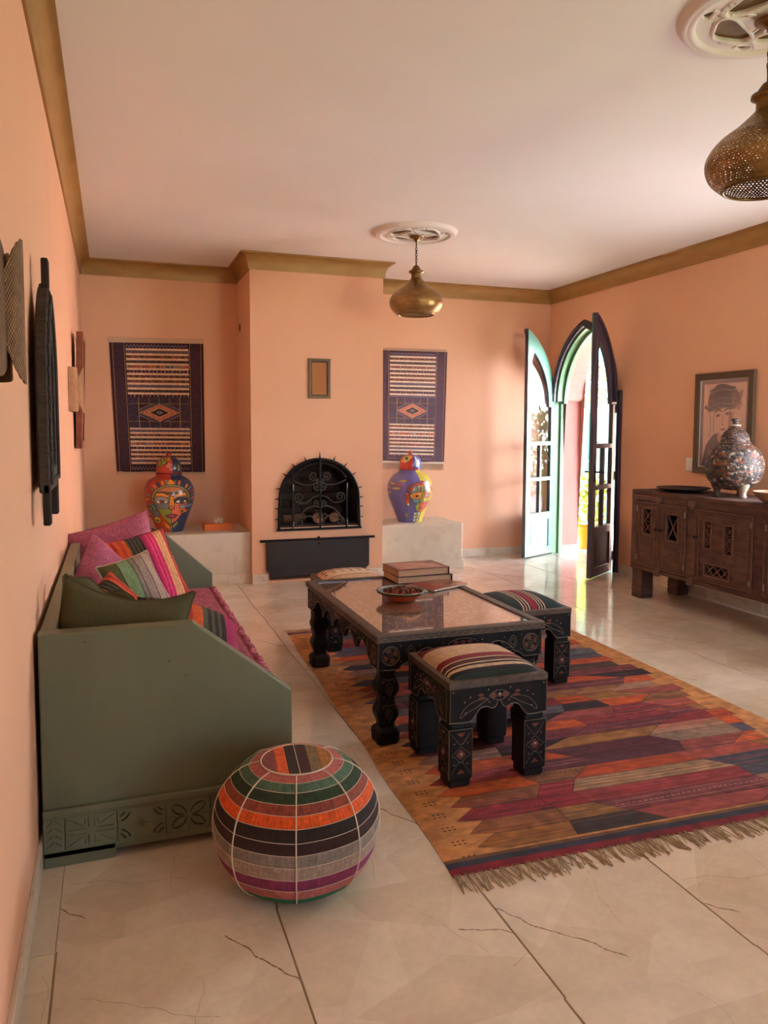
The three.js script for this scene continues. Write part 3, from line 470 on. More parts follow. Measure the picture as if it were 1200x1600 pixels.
{
  const olive = fabric(0x4d4827, { k: 0.25, b: 0.0008 }), mauveC = fabric(0xa05468, { k: 0.8, b: 0.003 });
  const red = '#a3231f', org = '#c4521b', blk = '#221a16', grn = '#4b4a2c', pnk = '#c92158', sal = '#d9a06c', mag = '#93194a';
  const base = [[3.4, '#a81d20'], [1.2, org], [1, red], [1.2, org], [1, '#b3391c'], [1.2, org], [0.6, grn], [0.5, blk], [0.6, grn], [0.5, blk], [0.6, grn], [0.5, blk], [0.6, grn], [0.7, blk], [1, mag], [0.9, pnk], [0.3, '#e25a84'], [0.9, pnk], [0.3, '#e25a84'], [0.9, pnk], [0.8, sal], [0.25, '#b97d4c'], [0.8, sal], [0.25, '#b97d4c'], [0.8, sal], [1.8, red]];
  const hot = cloth(stripes(base)), hot2 = cloth(stripes([[0.8, blk], [0.5, grn], [0.6, blk], [0.5, grn], [0.6, blk], [1.2, mag], [1.5, '#a81d20'], [1.2, org], [0.5, red], [1.6, org], [0.8, grn], [0.6, blk], [0.5, grn], [0.6, blk], [0.5, grn], [0.8, blk], [3, mag]])), hot3 = cloth(stripes([[1, org], [0.8, grn], [0.5, blk], [0.8, grn], [2, mag], [1.4, pnk], [1.2, sal], [1, org], [1.2, '#b3391c'], [1, org], [0.7, blk], [0.5, grn], [0.7, blk], [0.5, grn], [0.7, blk], [1, org], [1, red], [1, org]]));
  const soft = cloth(stripes([[3, '#5a5a33'], [0.15, '#2f2f1e'], [2.2, '#7f9a6c'], [0.15, '#3c3626'], [0.8, '#8c7f6c'], [0.15, '#40362c'], [1.6, '#a08a7c'], [0.15, '#40362c'], [1.3, '#b49a86'], [0.8, '#8f7c66']]));
  const sag = (d) => (x, y, z, u, v) => [x, y - d * (1 - u * u) * (v * 0.5 + 0.5) * (v > 0 ? v : 0), z];
  cushion('large dark olive cushion standing just behind the near sofa arm, its top edge sagging', olive, 0.46, 0.46, 0.17, [0.008, 0.664, -2.885], [-0.12, 0.0, -0.2], sag(0.048));
  cushion('creased olive cushion leaning on the sofa back, half hidden behind the large olive one', olive, 0.235, 0.40, 0.13, [-0.05, 0.69, -3.17], [-0.14, 0.0, 0.0], (x, y, z, u, v) => [x, y - (v > 0 ? v : 0) * (0.055 * (u + 1) + 0.014 * Math.sin(u * 6 + 1)), z + 0.018 * Math.sin(v * 5 + u * 3)]);
  cushion('mauve woven cushion with pointed top corner, leaning in front of the far mauve one', mauveC, 0.43, 0.43, 0.16, [-0.045, 0.625, -4.12], [-0.32, 0.85, 0.72], null);
  cushion('large mauve woven cushion at the far end of the sofa, farthest from the viewer', mauveC, 0.5, 0.44, 0.17, [0.012, 0.672, -4.84], [-0.2, 0.15, 0.26], null);
  cushion('large cushion with red, black, pink and salmon stripes resting on the mauve cushions', hot, 0.42, 0.44, 0.16, [0.135, 0.665, -4.35], [-0.55, 0.28, 0.18], null);
  cushion('small soft green, beige and grey striped cushion in front of the big red striped one', soft, 0.27, 0.29, 0.12, [0.085, 0.685, -3.90], [-0.55, 0.3, 0.24], null, std({ color: 0xb9a58e, roughness: 0.9 }));
  cushion('orange, black and pink striped cushion propped up between the olive and the green striped cushions', hot3, 0.4, 0.4, 0.15, [-0.005, 0.585, -3.54], [-0.75, 0.55, 0.45], null);
  cushion('striped orange, black and crimson cushion lying flat on the mattress, its edge over the front', hot2, 0.47, 0.42, 0.16, [0.30, 0.57, -3.36], [-1.3, 0.0, -0.3], (x, y, z, u, v) => [x, y, z - 0.03 * Math.max(0, u) * Math.max(0, u)], undefined, undefined, 'ZYX');
}
// ---------------------------------------------------------------- patchwork pouf: gores of sewn strips with piping on the seams
{
  const pf = thing('pouf', 'round patchwork pouf of many coloured fabric strips with white piping, beside the sofa end', 'pouf', [0.535, 0, -2.35]); pf.scale.set(0.975, 0.955, 0.975);
  const prof = new THREE.SplineCurve([[0.115, 0.408], [0.16, 0.398], [0.205, 0.37], [0.243, 0.325], [0.266, 0.27], [0.276, 0.205], [0.27, 0.145], [0.25, 0.09], [0.215, 0.045], [0.17, 0.015], [0.12, 0.004]].map((p) => V2(...p)));
  const cols = [0xa85c54, 0x4e6850, 0x283a22, 0x86402f, 0xd0521a, 0x2b201b, 0x35201a, 0x7f7367, 0x998371, 0x7a2d4d, 0xae6258, 0x1e6a44], cut = [0, 0.075, 0.137, 0.204, 0.262, 0.328, 0.398, 0.463, 0.529, 0.603, 0.682, 0.765, 1];
  const mats = cols.map((c) => fabric(c, { k: 0.55, b: 0.0012 })), cord = std({ color: 0xcdb9a0, roughness: 0.9 });
  const N = 8, off = -0.235, puff = (a) => 1 - 0.028 * Math.pow(Math.abs(a * 2 - 1), 2.2), fl = Math.cos(Math.PI / N);
  // a gore is nearly flat between its two seams: radius at share a (0..1) of a gore
  const rad = (r, a) => r * (0.55 * puff(a) + 0.45 * (fl / Math.cos((a - 0.5) * 2 * Math.PI / N)) * 1.015);
  for (let k = 0; k < N; k++) {
    const gore = new THREE.Group(); gore.name = 'gore'; pf.add(gore);
    for (let s = 0; s < cols.length; s++) {
      const pos = [], uv = [], idx = [], na = 10, nt = 5;
      for (let j = 0; j <= nt; j++) for (let i = 0; i <= na; i++) {
        const q = prof.getPointAt(cut[s] + (cut[s + 1] - cut[s]) * j / nt), a = i / na, th = off + (k + a) * 2 * Math.PI / N, pin = 1 + 0.006 * Math.sin(Math.PI * j / nt) - 0.003, r = rad(q.x, a) * pin;
        pos.push(Math.sin(th) * r, q.y, Math.cos(th) * r); uv.push(th * 0.27, (cut[s] + (cut[s + 1] - cut[s]) * j / nt) * 0.55 + s * 0.13);
      }
      for (let j = 0; j < nt; j++) for (let i = 0; i < na; i++) { const a = j * (na + 1) + i, b = a + 1, c = a + na + 1, d = c + 1; idx.push(a, c, b, b, c, d); }
      const g = new THREE.BufferGeometry(); g.setAttribute('position', new THREE.Float32BufferAttribute(pos, 3)); g.setAttribute('uv', new THREE.Float32BufferAttribute(uv, 2)); g.setIndex(idx); g.computeVertexNormals();
      mesh('strip', g, mats[s], gore);
      if (s && s < 11) { const l = []; const q = prof.getPointAt(cut[s]); for (let i = 0; i <= 8; i++) { const a = i / 8, th = off + (k + a) * 2 * Math.PI / N, r = rad(q.x, a) * 0.9995; l.push([Math.sin(th) * r, q.y, Math.cos(th) * r]); } mesh('strip_seam', tube(l, 0.0012, 16, 4), cord, gore); }
    }
    const l = []; for (let i = 0; i <= 24; i++) { const q = prof.getPointAt(i / 24 * 0.93), th = off + k * 2 * Math.PI / N, r = rad(q.x, 0) + 0.001; l.push([Math.sin(th) * r, q.y, Math.cos(th) * r]); }
    mesh('seam_cord', tube(l, 0.0026, 60, 6), cord, pf);
  }
  const tops = [[-0.117, -0.07, 0x7e3d33], [-0.07, -0.034, 0xd0541c], [-0.034, 0.0, 0x3a2a22], [0.0, 0.036, 0x43241e], [0.036, 0.072, 0x7b6440], [0.072, 0.117, 0xa06a30]];
  for (const [a, b, c] of tops) { const pts = [], e = (x) => Math.sqrt(Math.max(0, 0.1165 ** 2 - x * x)); for (let i = 0; i <= 6; i++) { const x = a + (b - a) * i / 6; pts.push([x, -e(x)]); } for (let i = 6; i >= 0; i--) { const x = a + (b - a) * i / 6; pts.push([x, e(x)]); } mesh('top_strip', ext(pts, 0.012, { bevel: 0.002 }).rotateX(-Math.PI / 2).rotateY(-0.12).translate(0, 0.3995, 0), fabric(c, { k: 0.5 }), pf); }
  mesh('top_cord', new THREE.TorusGeometry(0.1165, 0.003, 6, 64).rotateX(Math.PI / 2).translate(0, 0.41, 0), cord, pf);
  mesh('top_seam', rod([0, 0.4118, -0.115], [0, 0.4118, 0.115], 0.0015, 5).rotateY(-0.12), cord, pf);
  mesh('bottom_disc', new THREE.CylinderGeometry(0.12, 0.12, 0.006, 32).translate(0, 0.004, 0), mats[11], pf);
}
// ---------------------------------------------------------------- black lacquered furniture with metal and bone inlay
const lacquer = phys({ map: px(512, 512, (u, v) => mix([10, 8, 7], [26, 19, 15], Math.pow(fbm(u, v, 12, 4), 2) * 1.6), 0.4, 0.4), roughness: 0.62, bumpMap: plasterBump, bumpScale: 0.001, specularIntensity: 0.5 });
const rimMat = std({ map: px(512, 512, (u, v) => { const a = Math.sin(u * 6.283 * 40) * Math.sin(v * 6.283 * 40 + 3 * fbm(u, v, 16, 2)), n = fbm(u, v, 24, 3); return mix([58, 44, 34], [150, 122, 92], cl(sstep(0.1, 0.7, a) * 0.8 + (n - 0.5) * 0.6)); }, 0.45, 0.45), roughness: 0.5, metalness: 0.15, bumpMap: px(512, 512, (u, v) => 128 + 100 * Math.sin(u * 6.283 * 40) * Math.sin(v * 6.283 * 40 + 3 * fbm(u, v, 16, 2)), 0.45, 0.45, false), bumpScale: 0.0018 });
const silver = std({ color: 0x8f8474, metalness: 0.85, roughness: 0.38 }), wire = std({ color: 0x75695a, metalness: 0.75, roughness: 0.45 }), copper = std({ map: px(128, 128, (u, v) => mix([58, 26, 14], [150, 66, 28], Math.pow(fbm(u, v, 10, 3), 1.5) * 1.4), 0.02, 0.02), roughness: 0.5 }), bone = std({ color: 0xb9a58a, roughness: 0.4 });
// square post with moulded outline: rows of [height, half size, corner cut]
function post(rows) {
  const pos = [], ring = (y, s, c) => [[s - c, s], [-(s - c), s], [-s, s - c], [-s, -(s - c)], [-(s - c), -s], [s - c, -s], [s, -(s - c)], [s, s - c]].map(([x, z]) => [x, y, z]);
  const R = rows.map((r) => ring(r[0], r[1], r[2] ?? 0.006));
  for (let i = 0; i < R.length - 1; i++) for (let k = 0; k < 8; k++) { const a = R[i][k], b = R[i][(k + 1) % 8], c = R[i + 1][(k + 1) % 8], d = R[i + 1][k]; pos.push(...a, ...c, ...b, ...a, ...d, ...c); }
  for (const [r, f] of [[R[0], 0], [R[R.length - 1], 1]]) for (let k = 1; k < 7; k++) f ? pos.push(...r[0], ...r[k + 1], ...r[k]) : pos.push(...r[0], ...r[k], ...r[k + 1]);
  let g = new THREE.BufferGeometry(); g.setAttribute('position', new THREE.Float32BufferAttribute(pos, 3)); g.computeVertexNormals(); g = toCreasedNormals(g, 0.5);
  const n = g.attributes.normal, p = g.attributes.position, a = V3(), b = V3(), c = V3(); a.fromBufferAttribute(p, 0); return uvm(g);
}
const crescent = (R, dir) => { // thin tapering horn along an arc, from a round head to a point
  const o = [], inn = []; for (let i = 0; i <= 14; i++) { const t = i / 14, a = (90 - 88 * t + 14) * Math.PI / 180, w = 0.021 * Math.sin(Math.PI * (0.12 + 0.88 * (1 - t))) * (1 - 0.55 * t) + 0.001; o.push([dir * (R * Math.cos(a)), R * Math.sin(a) * 0.86]); inn.push([dir * ((R - 2 * w) * Math.cos(a)), (R - 2 * w) * Math.sin(a) * 0.86]); }
  const pts = [...o, ...inn.reverse()]; return dir > 0 ? pts.reverse() : pts; };
const outlineWire = (pts, z, r = 0.0011, closed = true) => tube(pts.map(([x, y]) => [x, y, z]), r, pts.length * 3, 5, closed);
const lens = (w, h, n = 8) => { const o = []; for (let i = 0; i <= n; i++) { const x = -w + 2 * w * i / n; o.push([x, -h * (1 - (x / w) ** 2)]); } for (let i = n - 1; i > 0; i--) { const x = -w + 2 * w * i / n; o.push([x, h * (1 - (x / w) ** 2)]); } return o; };
const studs = (list, r, z) => merge(list.map(([x, y]) => ball(r, x, y, z, 5, 1, 0.6)));

// inlay of one stool leg face (height 0 .. 0.235, centred on x)
function legInlay(w, h, z) {
  const d = [[0, h * 0.5 - 0.034], [w * 0.78, h * 0.5], [0, h * 0.5 + 0.034], [-w * 0.78, h * 0.5]];
  const tri = (y0, y1) => [[-w * 0.62, y0], [w * 0.62, y0], [0, y1]];
  const metal = [outlineWire([...d.slice(0, 1), [w * 0.35, h * 0.5 - 0.016], d[1], [w * 0.35, h * 0.5 + 0.016], d[2], [-w * 0.35, h * 0.5 + 0.016], d[3], [-w * 0.35, h * 0.5 - 0.016]], z + 0.0006), outlineWire([[-w * 0.8, h - 0.012], [0, h - 0.06], [w * 0.8, h - 0.012]], z + 0.0006, 0.001, false), outlineWire([[-w * 0.8, 0.02], [0, 0.07], [w * 0.8, 0.02]], z + 0.0006, 0.001, false), outlineWire([[-w * 0.8, h - 0.012], [-0.003, h * 0.5 + 0.04]], z + 0.0006, 0.0007, false), outlineWire([[w * 0.8, h - 0.012], [0.003, h * 0.5 + 0.04]], z + 0.0006, 0.0007, false)];
  const st = [[-w * 0.55, h * 0.73], [w * 0.55, h * 0.73], [-w * 0.55, h * 0.3], [w * 0.55, h * 0.3]];
  return { wire: merge(metal), copper: merge([ext(tri(h - 0.012, h - 0.028).map(([x, y]) => [x * 0.55, y]).reverse(), 0.002).translate(0, 0, z - 0.0005), ext(tri(0.022, 0.04).map(([x, y]) => [x * 0.55, y]), 0.002).translate(0, 0, z - 0.0005), ext([[0, h * 0.5 - 0.022], [w * 0.4, h * 0.5], [0, h * 0.5 + 0.022], [-w * 0.4, h * 0.5]], 0.0015).translate(0, 0, z - 0.0005)]), boss: ball(0.0085, 0, h * 0.5, z, 7, 1, 0.6), st: studs(st, 0.0032, z) };
}
function makeStool(label, top, pos, ry) {
  const o = thing('stool', label, 'stool', pos, ry, 'inlaid black stools round the coffee table'), S = 0.225, hRim = 0.436, yA = 0.268, yT = 0.412;
  mesh('top_rim', uvm(merge([bx(0.45, 0.03, 0.05, 0, 0.42, S - 0.025, 0.004), bx(0.45, 0.03, 0.05, 0, 0.42, -S + 0.025, 0.004), bx(0.05, 0.03, 0.36, S - 0.025, 0.42, 0, 0.004), bx(0.05, 0.03, 0.36, -S + 0.025, 0.42, 0, 0.004)])), rimMat, o);
  const edge = [[-S + 0.002, yA], [-S + 0.098, yA], [-S + 0.115, yA + 0.018], [-0.085, yA + 0.048], [-0.055, yA + 0.052], [-0.035, yA + 0.042], [-0.018, yA + 0.046], [0, yA + 0.075]];
  const low = [...edge, ...edge.slice(0, -1).reverse().map(([x, y]) => [-x, y])], ap = [...low, [S - 0.002, yT], [-S + 0.002, yT]];
  const apron = ext(ap, 0.022, { bevel: 0.002 });
  for (let k = 0; k < 4; k++) {
    const a = mesh('apron', apron, lacquer, o, [Math.sin(k * Math.PI / 2) * (S - 0.024), 0, Math.cos(k * Math.PI / 2) * (S - 0.024)], [0, k * Math.PI / 2, 0]); if (k % 2) a.scale.x = 0.9;
    const z = 0.0222;
    mesh('edge_wire', merge([outlineWire(low.map(([x, y]) => [x, y + 0.003]), z, 0.0022, false), rod([-S + 0.006, yA, z], [-S + 0.006, yT, z], 0.0018, 5), rod([S - 0.006, yA, z], [S - 0.006, yT, z], 0.0018, 5)]), wire, a);
    if (k === 0 || k === 3 || k === 1) {
      const c1 = crescent(0.105, 1).map(([x, y]) => [-x * 1 - 0.075, y + 0.265]).reverse(), c2 = c1.map(([x, y]) => [-x, y]).reverse();
      mesh('crescent_inlay', merge([outlineWire(c1, z, 0.0012), outlineWire(c2, z, 0.0012), outlineWire(c1.map(([x, y]) => [x * 0.97 - 0.004, y * 0.985 + 0.005]), z, 0.0008), outlineWire(c2.map(([x, y]) => [x * 0.97 + 0.004, y * 0.985 + 0.005]), z, 0.0008), outlineWire(lens(0.047, 0.021).map(([x, y]) => [x, y + 0.365]), z, 0.0013)]), wire, a);
      mesh('bone_inlay', merge([...[-1, 1].map((s) => ext(lens(0.017, 0.012).map(([x, y]) => [x + s * 0.026, y + 0.365]), 0.0025).translate(0, 0, z - 0.001)), ...[-1, 1].flatMap((s) => [[0.077, 0.358, 0.017], [0.083, 0.373, 0.014]].map(([x, y, w]) => ext(lens(w, 0.006).map(([a2, b2]) => [a2 + s * x, b2 + y]), 0.0025).translate(0, 0, z - 0.001)))]), copper, a).userData.kind = 'stuff';
      mesh('studs', studs([[-0.205, 0.395], [0.205, 0.395], [-0.05, 0.392], [0.05, 0.392], [-0.045, 0.34], [0.045, 0.34], [-0.15, 0.305], [0.15, 0.305], [-0.13, 0.368], [0.13, 0.368], [-0.155, 0.35], [0.155, 0.35]], 0.0034, z), silver, a).userData.kind = 'stuff';
      mesh('boss', merge([ball(0.009, 0, 0.365, z, 8, 1.15, 0.7)]), silver, a);
    }
  }
  const leg = post([[0, 0.044], [0.004, 0.047], [0.028, 0.047], [0.032, 0.04], [0.034, 0.0525], [0.24, 0.0525], [0.245, 0.046], [0.262, 0.044], [0.27, 0.05], [0.40, 0.05]]);
  const inl = legInlay(0.0525, 0.2, 0.0528);
  for (const [sx, sz] of [[-1, 1], [1, 1], [-1, -1], [1, -1]]) {
    const l = mesh('leg', leg, lacquer, o, [sx * (S - 0.056), 0, sz * (S - 0.056)]);
    for (const r of [0, sx > 0 ? Math.PI / 2 : -Math.PI / 2]) {
      if (sz < 0 && r === 0) continue;
      mesh('wire_inlay', merge([inl.wire.clone(), rod([-0.05, 0, 0.0528], [-0.05, 0.205, 0.0528], 0.0016, 5), rod([0.05, 0, 0.0528], [0.05, 0.205, 0.0528], 0.0016, 5), rod([-0.05, 0.203, 0.0528], [0.05, 0.203, 0.0528], 0.0014, 5)]).rotateY(r), wire, l, [0, 0.037, 0]);
      mesh('bone_inlay', inl.copper.clone().rotateY(r), copper, l, [0, 0.037, 0]).userData.kind = 'stuff';
      mesh('boss', merge([inl.boss.clone(), inl.st.clone()]).rotateY(r), silver, l, [0, 0.037, 0]);
    }
  }
  // domed woven seat
  const n = 26, vp = [], uv = [], idx = [];
  for (let j = 0; j <= n; j++) for (let i = 0; i <= n; i++) { const u = i / n * 2 - 1, v = j / n * 2 - 1, k = Math.pow(Math.max(0, (1 - u ** 4) * (1 - v ** 4)), 0.5); vp.push(u * 0.206, 0.426 + 0.062 * k * (0.72 + 0.28 * Math.cos(u * 1.3) * Math.cos(v * 1.3)), v * 0.206); uv.push(i / n, 1 - j / n); }
  for (let j = 0; j < n; j++) for (let i = 0; i < n; i++) { const a = j * (n + 1) + i, b = a + 1, c = a + n + 1, d = c + 1; idx.push(a, c, b, b, c, d); }
  const g = new THREE.BufferGeometry(); g.setAttribute('position', new THREE.Float32BufferAttribute(vp, 3)); g.setAttribute('uv', new THREE.Float32BufferAttribute(uv, 2)); g.setIndex(idx); g.computeVertexNormals();
  mesh('seat_cushion', g, top, o);
  return o;
}
const yR = 0.0085;                                              // everything on the rug stands on its pile
const vert = (list) => { const t = stripes(list); t.center.set(0.5, 0.5); return t; };
// seat weaves: bands run across the seat, so paint them along v
function bands(list, extra) {
  const tot = list.reduce((s, l) => s + l[0], 0);
  return cv(512, 512, (g, W, H) => { let y = 0; for (const [w, c] of list) { g.fillStyle = c; g.fillRect(0, y / tot * H, W, w / tot * H + 1); y += w; } if (extra) extra(g, W, H); const im = g.getImageData(0, 0, W, H), d = im.data; for (let q = 0; q < H; q++) for (let x = 0; x < W; x++) { const o = (q * W + x) * 4, n = 0.84 + 0.32 * fbm(x / W * 0.5, q / H, 90, 2); d[o] *= n; d[o + 1] *= n; d[o + 2] *= n; } g.putImageData(im, 0, 0); });
}
const cream = '#c3a17e', burg = '#7e1826', bk = '#1a1513', dg = '#24302a';
const seat1 = cloth(bands([[1.2, bk], [1, burg], [0.4, bk], [1.2, burg], [0.4, bk], [7.5, cream], [0.25, bk], [1.6, burg], [0.25, bk], [0.5, cream], [0.35, bk], [0.7, '#5d1f22'], [0.35, bk], [0.5, cream], [0.6, bk], [0.9, cream], [1.1, bk], [1, dg]], (g, W, H) => { g.fillStyle = '#1a1513'; for (let x = 0; x < W; x += 26) { g.beginPath(); g.moveTo(x, H * 0.787); g.lineTo(x + 13, H * 0.762); g.lineTo(x + 20, H * 0.787); g.fill(); } }));
const seat2 = (() => { const t = bands([[6, dg], [0.35, cream], [0.5, bk], [0.35, cream], [0.5, bk], [0.35, cream], [0.4, dg], [1.7, '#8a1e2e'], [0.35, bk], [0.3, cream], [0.5, dg], [0.3, cream], [0.45, bk], [0.35, cream], [6, dg]]); t.center.set(0.5, 0.5); t.rotation = Math.PI / 2; return cloth(t); })();
const seat3 = cloth(bands([[2, burg], [0.5, bk], [1, cream], [0.5, bk], [3, cream], [0.3, burg], [6, '#d2b796'], [0.3, burg], [3, cream], [1, burg]], (g, W, H) => { g.fillStyle = bk; for (let i = 0; i < 7; i++) for (const y of [0.3, 0.42, 0.54]) { g.beginPath(); const x = (i + 0.5) * W / 7; g.moveTo(x - 18, y * H); g.lineTo(x, y * H - 16); g.lineTo(x + 18, y * H); g.lineTo(x, y * H + 16); g.fill(); } }));
makeStool('inlaid black stool with a cream and burgundy striped seat, nearest the viewer on the rug', seat1, [1.46, yR, -2.945], 0);
makeStool('inlaid black stool with a dark green seat striped red and white, beside the table', seat2, [2.205, yR, -3.915], 0);
makeStool('inlaid black stool with pale patterned seat, behind the far end of the table', seat3, [1.50, yR, -4.93], 0);

// coffee table
{
  const X0 = 1.095, X1 = 1.96, Z1 = -3.2, Z0 = -4.54, cx = (X0 + X1) / 2, cz = (Z0 + Z1) / 2, W = X1 - X0, D = Z1 - Z0;
  const t = thing('coffee_table', 'long low black coffee table with carved legs, metal inlay and a glass covered beige top', 'table', [cx, yR, cz]);
  const y1 = 0.512, yr = 0.478;
  mesh('top_rim', uvm(merge([bx(W, y1 - yr, 0.05, 0, (y1 + yr) / 2, D / 2 - 0.025, 0.005), bx(W, y1 - yr, 0.05, 0, (y1 + yr) / 2, -D / 2 + 0.025, 0.005), bx(0.05, y1 - yr, D - 0.1, W / 2 - 0.025, (y1 + yr) / 2, 0, 0.005), bx(0.05, y1 - yr, D - 0.1, -W / 2 + 0.025, (y1 + yr) / 2, 0, 0.005)])), rimMat, t);
  const beige = std({ map: px(512, 512, (u, v) => { const n = fbm(u, v, 10, 4), s = sstep(0.66, 0.72, fbm(u + 0.2, v, 50, 2)); return mix(mix([112, 85, 60], [132, 103, 76], n), [206, 176, 140], s * 0.7); }, 0.6, 0.6), roughness: 0.7 });
  mesh('table_panel', uvm(bx(W - 0.1, 0.018, D - 0.1, 0, 0.489, 0, 0)), beige, t);
  mesh('glass_pane', bx(W - 0.1005, 0.005, D - 0.1005, 0, 0.5035, 0, 0), phys({ color: 0xffffff, transmission: 1, thickness: 0, roughness: 0.0, ior: 1.6 }), t);
  const zig = (L) => { const o = []; for (let x = -L / 2 + 0.02, i = 0; x < L / 2 - 0.015; x += 0.022, i++) o.push([x, i % 2 ? 0.5 : 0.485, 0]); return o; };
  const poly = (pts, r) => merge(pts.slice(1).map((p, i) => rod(pts[i], p, r, 5)));
  mesh('zigzag_wire', merge([poly(zig(W), 0.0014).translate(0, 0, D / 2 + 0.0006), rod([-W / 2, 0.482, D / 2], [W / 2, 0.482, D / 2], 0.0016, 5), rod([-W / 2 + 0.003, 0.509, D / 2], [W / 2 - 0.003, 0.509, D / 2], 0.0016, 5), studs(zig(W).map(([x]) => [x, 0.494]), 0.002, D / 2)]), wire, t);
  mesh('zigzag_wire', merge([poly(zig(D), 0.0014), rod([-D / 2, 0.482, 0], [D / 2, 0.482, 0], 0.0016, 5), rod([-D / 2, 0.509, 0], [D / 2, 0.509, 0], 0.0016, 5)]).rotateY(-Math.PI / 2).translate(-W / 2 - 0.0006, 0, 0), wire, t);
  // aprons with scalloped lower edges
  const apronEdge = (w, n) => { const e = [[-w / 2, 0.348], [-w / 2 + 0.105, 0.348], [-w / 2 + 0.115, 0.362], [-w / 2 + 0.15, 0.378]]; const in0 = -w / 2 + 0.15, L = w - 0.3; for (let k = 0; k < n; k++) for (let i = 1; i <= 6; i++) { const q = i / 6; e.push([in0 + L * (k + q) / n, 0.378 + 0.055 * Math.sin(Math.PI * q) * (1) - (i === 6 && k < n - 1 ? 0.012 : 0)]); } e.push([w / 2 - 0.115, 0.362], [w / 2 - 0.105, 0.348], [w / 2, 0.348]); return e; };
  const aw = W - 0.02, ad = D - 0.02;
  const mk = (w, n, ry, dist) => {
    const e = apronEdge(w, n), a = mesh('apron', ext([...e, [w / 2, yr], [-w / 2, yr]], 0.022, { bevel: 0.002 }), lacquer, t, [Math.sin(ry) * dist, 0, Math.cos(ry) * dist], [0, ry, 0]), z = 0.0222;
    mesh('edge_wire', merge([outlineWire(e.map(([x, y]) => [x, y + 0.003]), z, 0.0022, false), rod([-w / 2 + 0.004, 0.35, z], [-w / 2 + 0.004, yr, z], 0.002, 5), rod([w / 2 - 0.004, 0.35, z], [w / 2 - 0.004, yr, z], 0.002, 5)]), wire, a);
    const circ = (x, y, r, n2 = 18) => Array.from({ length: n2 }, (_, i) => [x + r * Math.cos(i / n2 * 6.283), y + r * Math.sin(i / n2 * 6.283)]);
    const diam = (x, y, a2, b2) => [[x - a2, y], [x, y - b2], [x + a2, y], [x, y + b2]];
    const ws = [], cs = [], ss = [];
    for (const s of [-1, 1]) {
      const X = s * (w / 2 - 0.062), Y = 0.413;
      ws.push(outlineWire(circ(X, Y, 0.043), z, 0.0022), outlineWire(circ(X, Y, 0.037), z, 0.001), outlineWire(circ(X, Y, 0.013), z, 0.0012));
      for (let q = 0; q < 4; q++) { const A = q * Math.PI / 2 + 0.4; cs.push(ext(lens(0.016, 0.008).map(([x, y]) => [X + 0.025 * Math.cos(A) + x * Math.cos(A + 1.57) - y * Math.sin(A + 1.57), Y + 0.025 * Math.sin(A) + x * Math.sin(A + 1.57) + y * Math.cos(A + 1.57)]), 0.0025).translate(0, 0, z - 0.001)); }
      ss.push([X, Y]);
      ws.push(...[0.022, 0.012].map((k) => tube([...diam(s * (w / 2 - 0.16), 0.425, k, k * 1.35), diam(s * (w / 2 - 0.16), 0.425, k, k * 1.35)[0]].map(([x, y]) => [x, y, z]), 0.0016, 24, 5)));
      for (const [dx, dy] of [[0.112, 0.455], [0.112, 0.385], [0.205, 0.45]]) ss.push([s * (w / 2 - dx), dy]);
    }
    const mid = w > 1 ? [-0.28, 0, 0.28] : [0];
    for (const m of mid) { const half = []; for (let i = 0; i <= 10; i++) half.push([m + 0.075 * Math.cos(Math.PI * i / 10), 0.438 + 0.026 * Math.sin(Math.PI * i / 10)]); ws.push(outlineWire(half, z, 0.0016, false)); for (let q = 0; q < 3; q++) cs.push(ext(lens(0.016, 0.008).map(([x, y]) => [m + (q - 1) * 0.036 + x, 0.447 + y]), 0.0025).translate(0, 0, z - 0.001)); ss.push([m - 0.1, 0.45], [m + 0.1, 0.45]); }
    mesh('wire_inlay', merge(ws), wire, a); mesh('bone_inlay', merge(cs), copper, a).userData.kind = 'stuff'; mesh('studs', studs(ss, 0.003, z), silver, a).userData.kind = 'stuff';
  };
  mk(aw, 3, 0, D / 2 - 0.034); mk(ad, 5, -Math.PI / 2, W / 2 - 0.034); mk(ad, 5, Math.PI / 2, W / 2 - 0.034); mk(aw, 3, Math.PI, D / 2 - 0.034);
  const rows = [[0, 0.05, 0.012], [0.006, 0.054, 0.014], [0.055, 0.056, 0.014], [0.066, 0.05, 0.012]]; for (let i = 0; i <= 36; i++) { const y = 0.075 + 0.265 * i / 36; rows.push([y, 0.044 + 0.008 * Math.cos((y - 0.14) / 0.118 * 2 * Math.PI), 0.012]); } rows.push([0.345, 0.04, 0.01], [0.352, 0.047, 0.01], [0.47, 0.047, 0.01]);
  const leg = post(rows);
  for (const [sx, sz] of [[-1, 1], [1, 1], [-1, -1], [1, -1]]) {
    const l = mesh('leg', leg, lacquer, t, [sx * (W / 2 - 0.068), 0, sz * (D / 2 - 0.068)]);
    if (sz > 0) for (const y of [0.135, 0.255]) {
      mesh('wire_inlay', merge([outlineWire([[0, y - 0.03], [0.015, y], [0.012, y + 0.02], [0, y + 0.03], [-0.012, y + 0.02], [-0.015, y]], 0.052, 0.0012), outlineWire([[0, y - 0.018], [0.006, y], [0, y + 0.015], [-0.006, y]], 0.0525, 0.001), outlineWire([[-0.026, y + 0.05], [0, y + 0.044], [0.026, y + 0.05]], 0.048, 0.0012, false)]), wire, l);
      mesh('studs', studs([[-0.024, y - 0.034], [0.024, y - 0.034], [-0.026, y + 0.036], [0.026, y + 0.036]], 0.003, 0.047), silver, l);
    }
  }
}
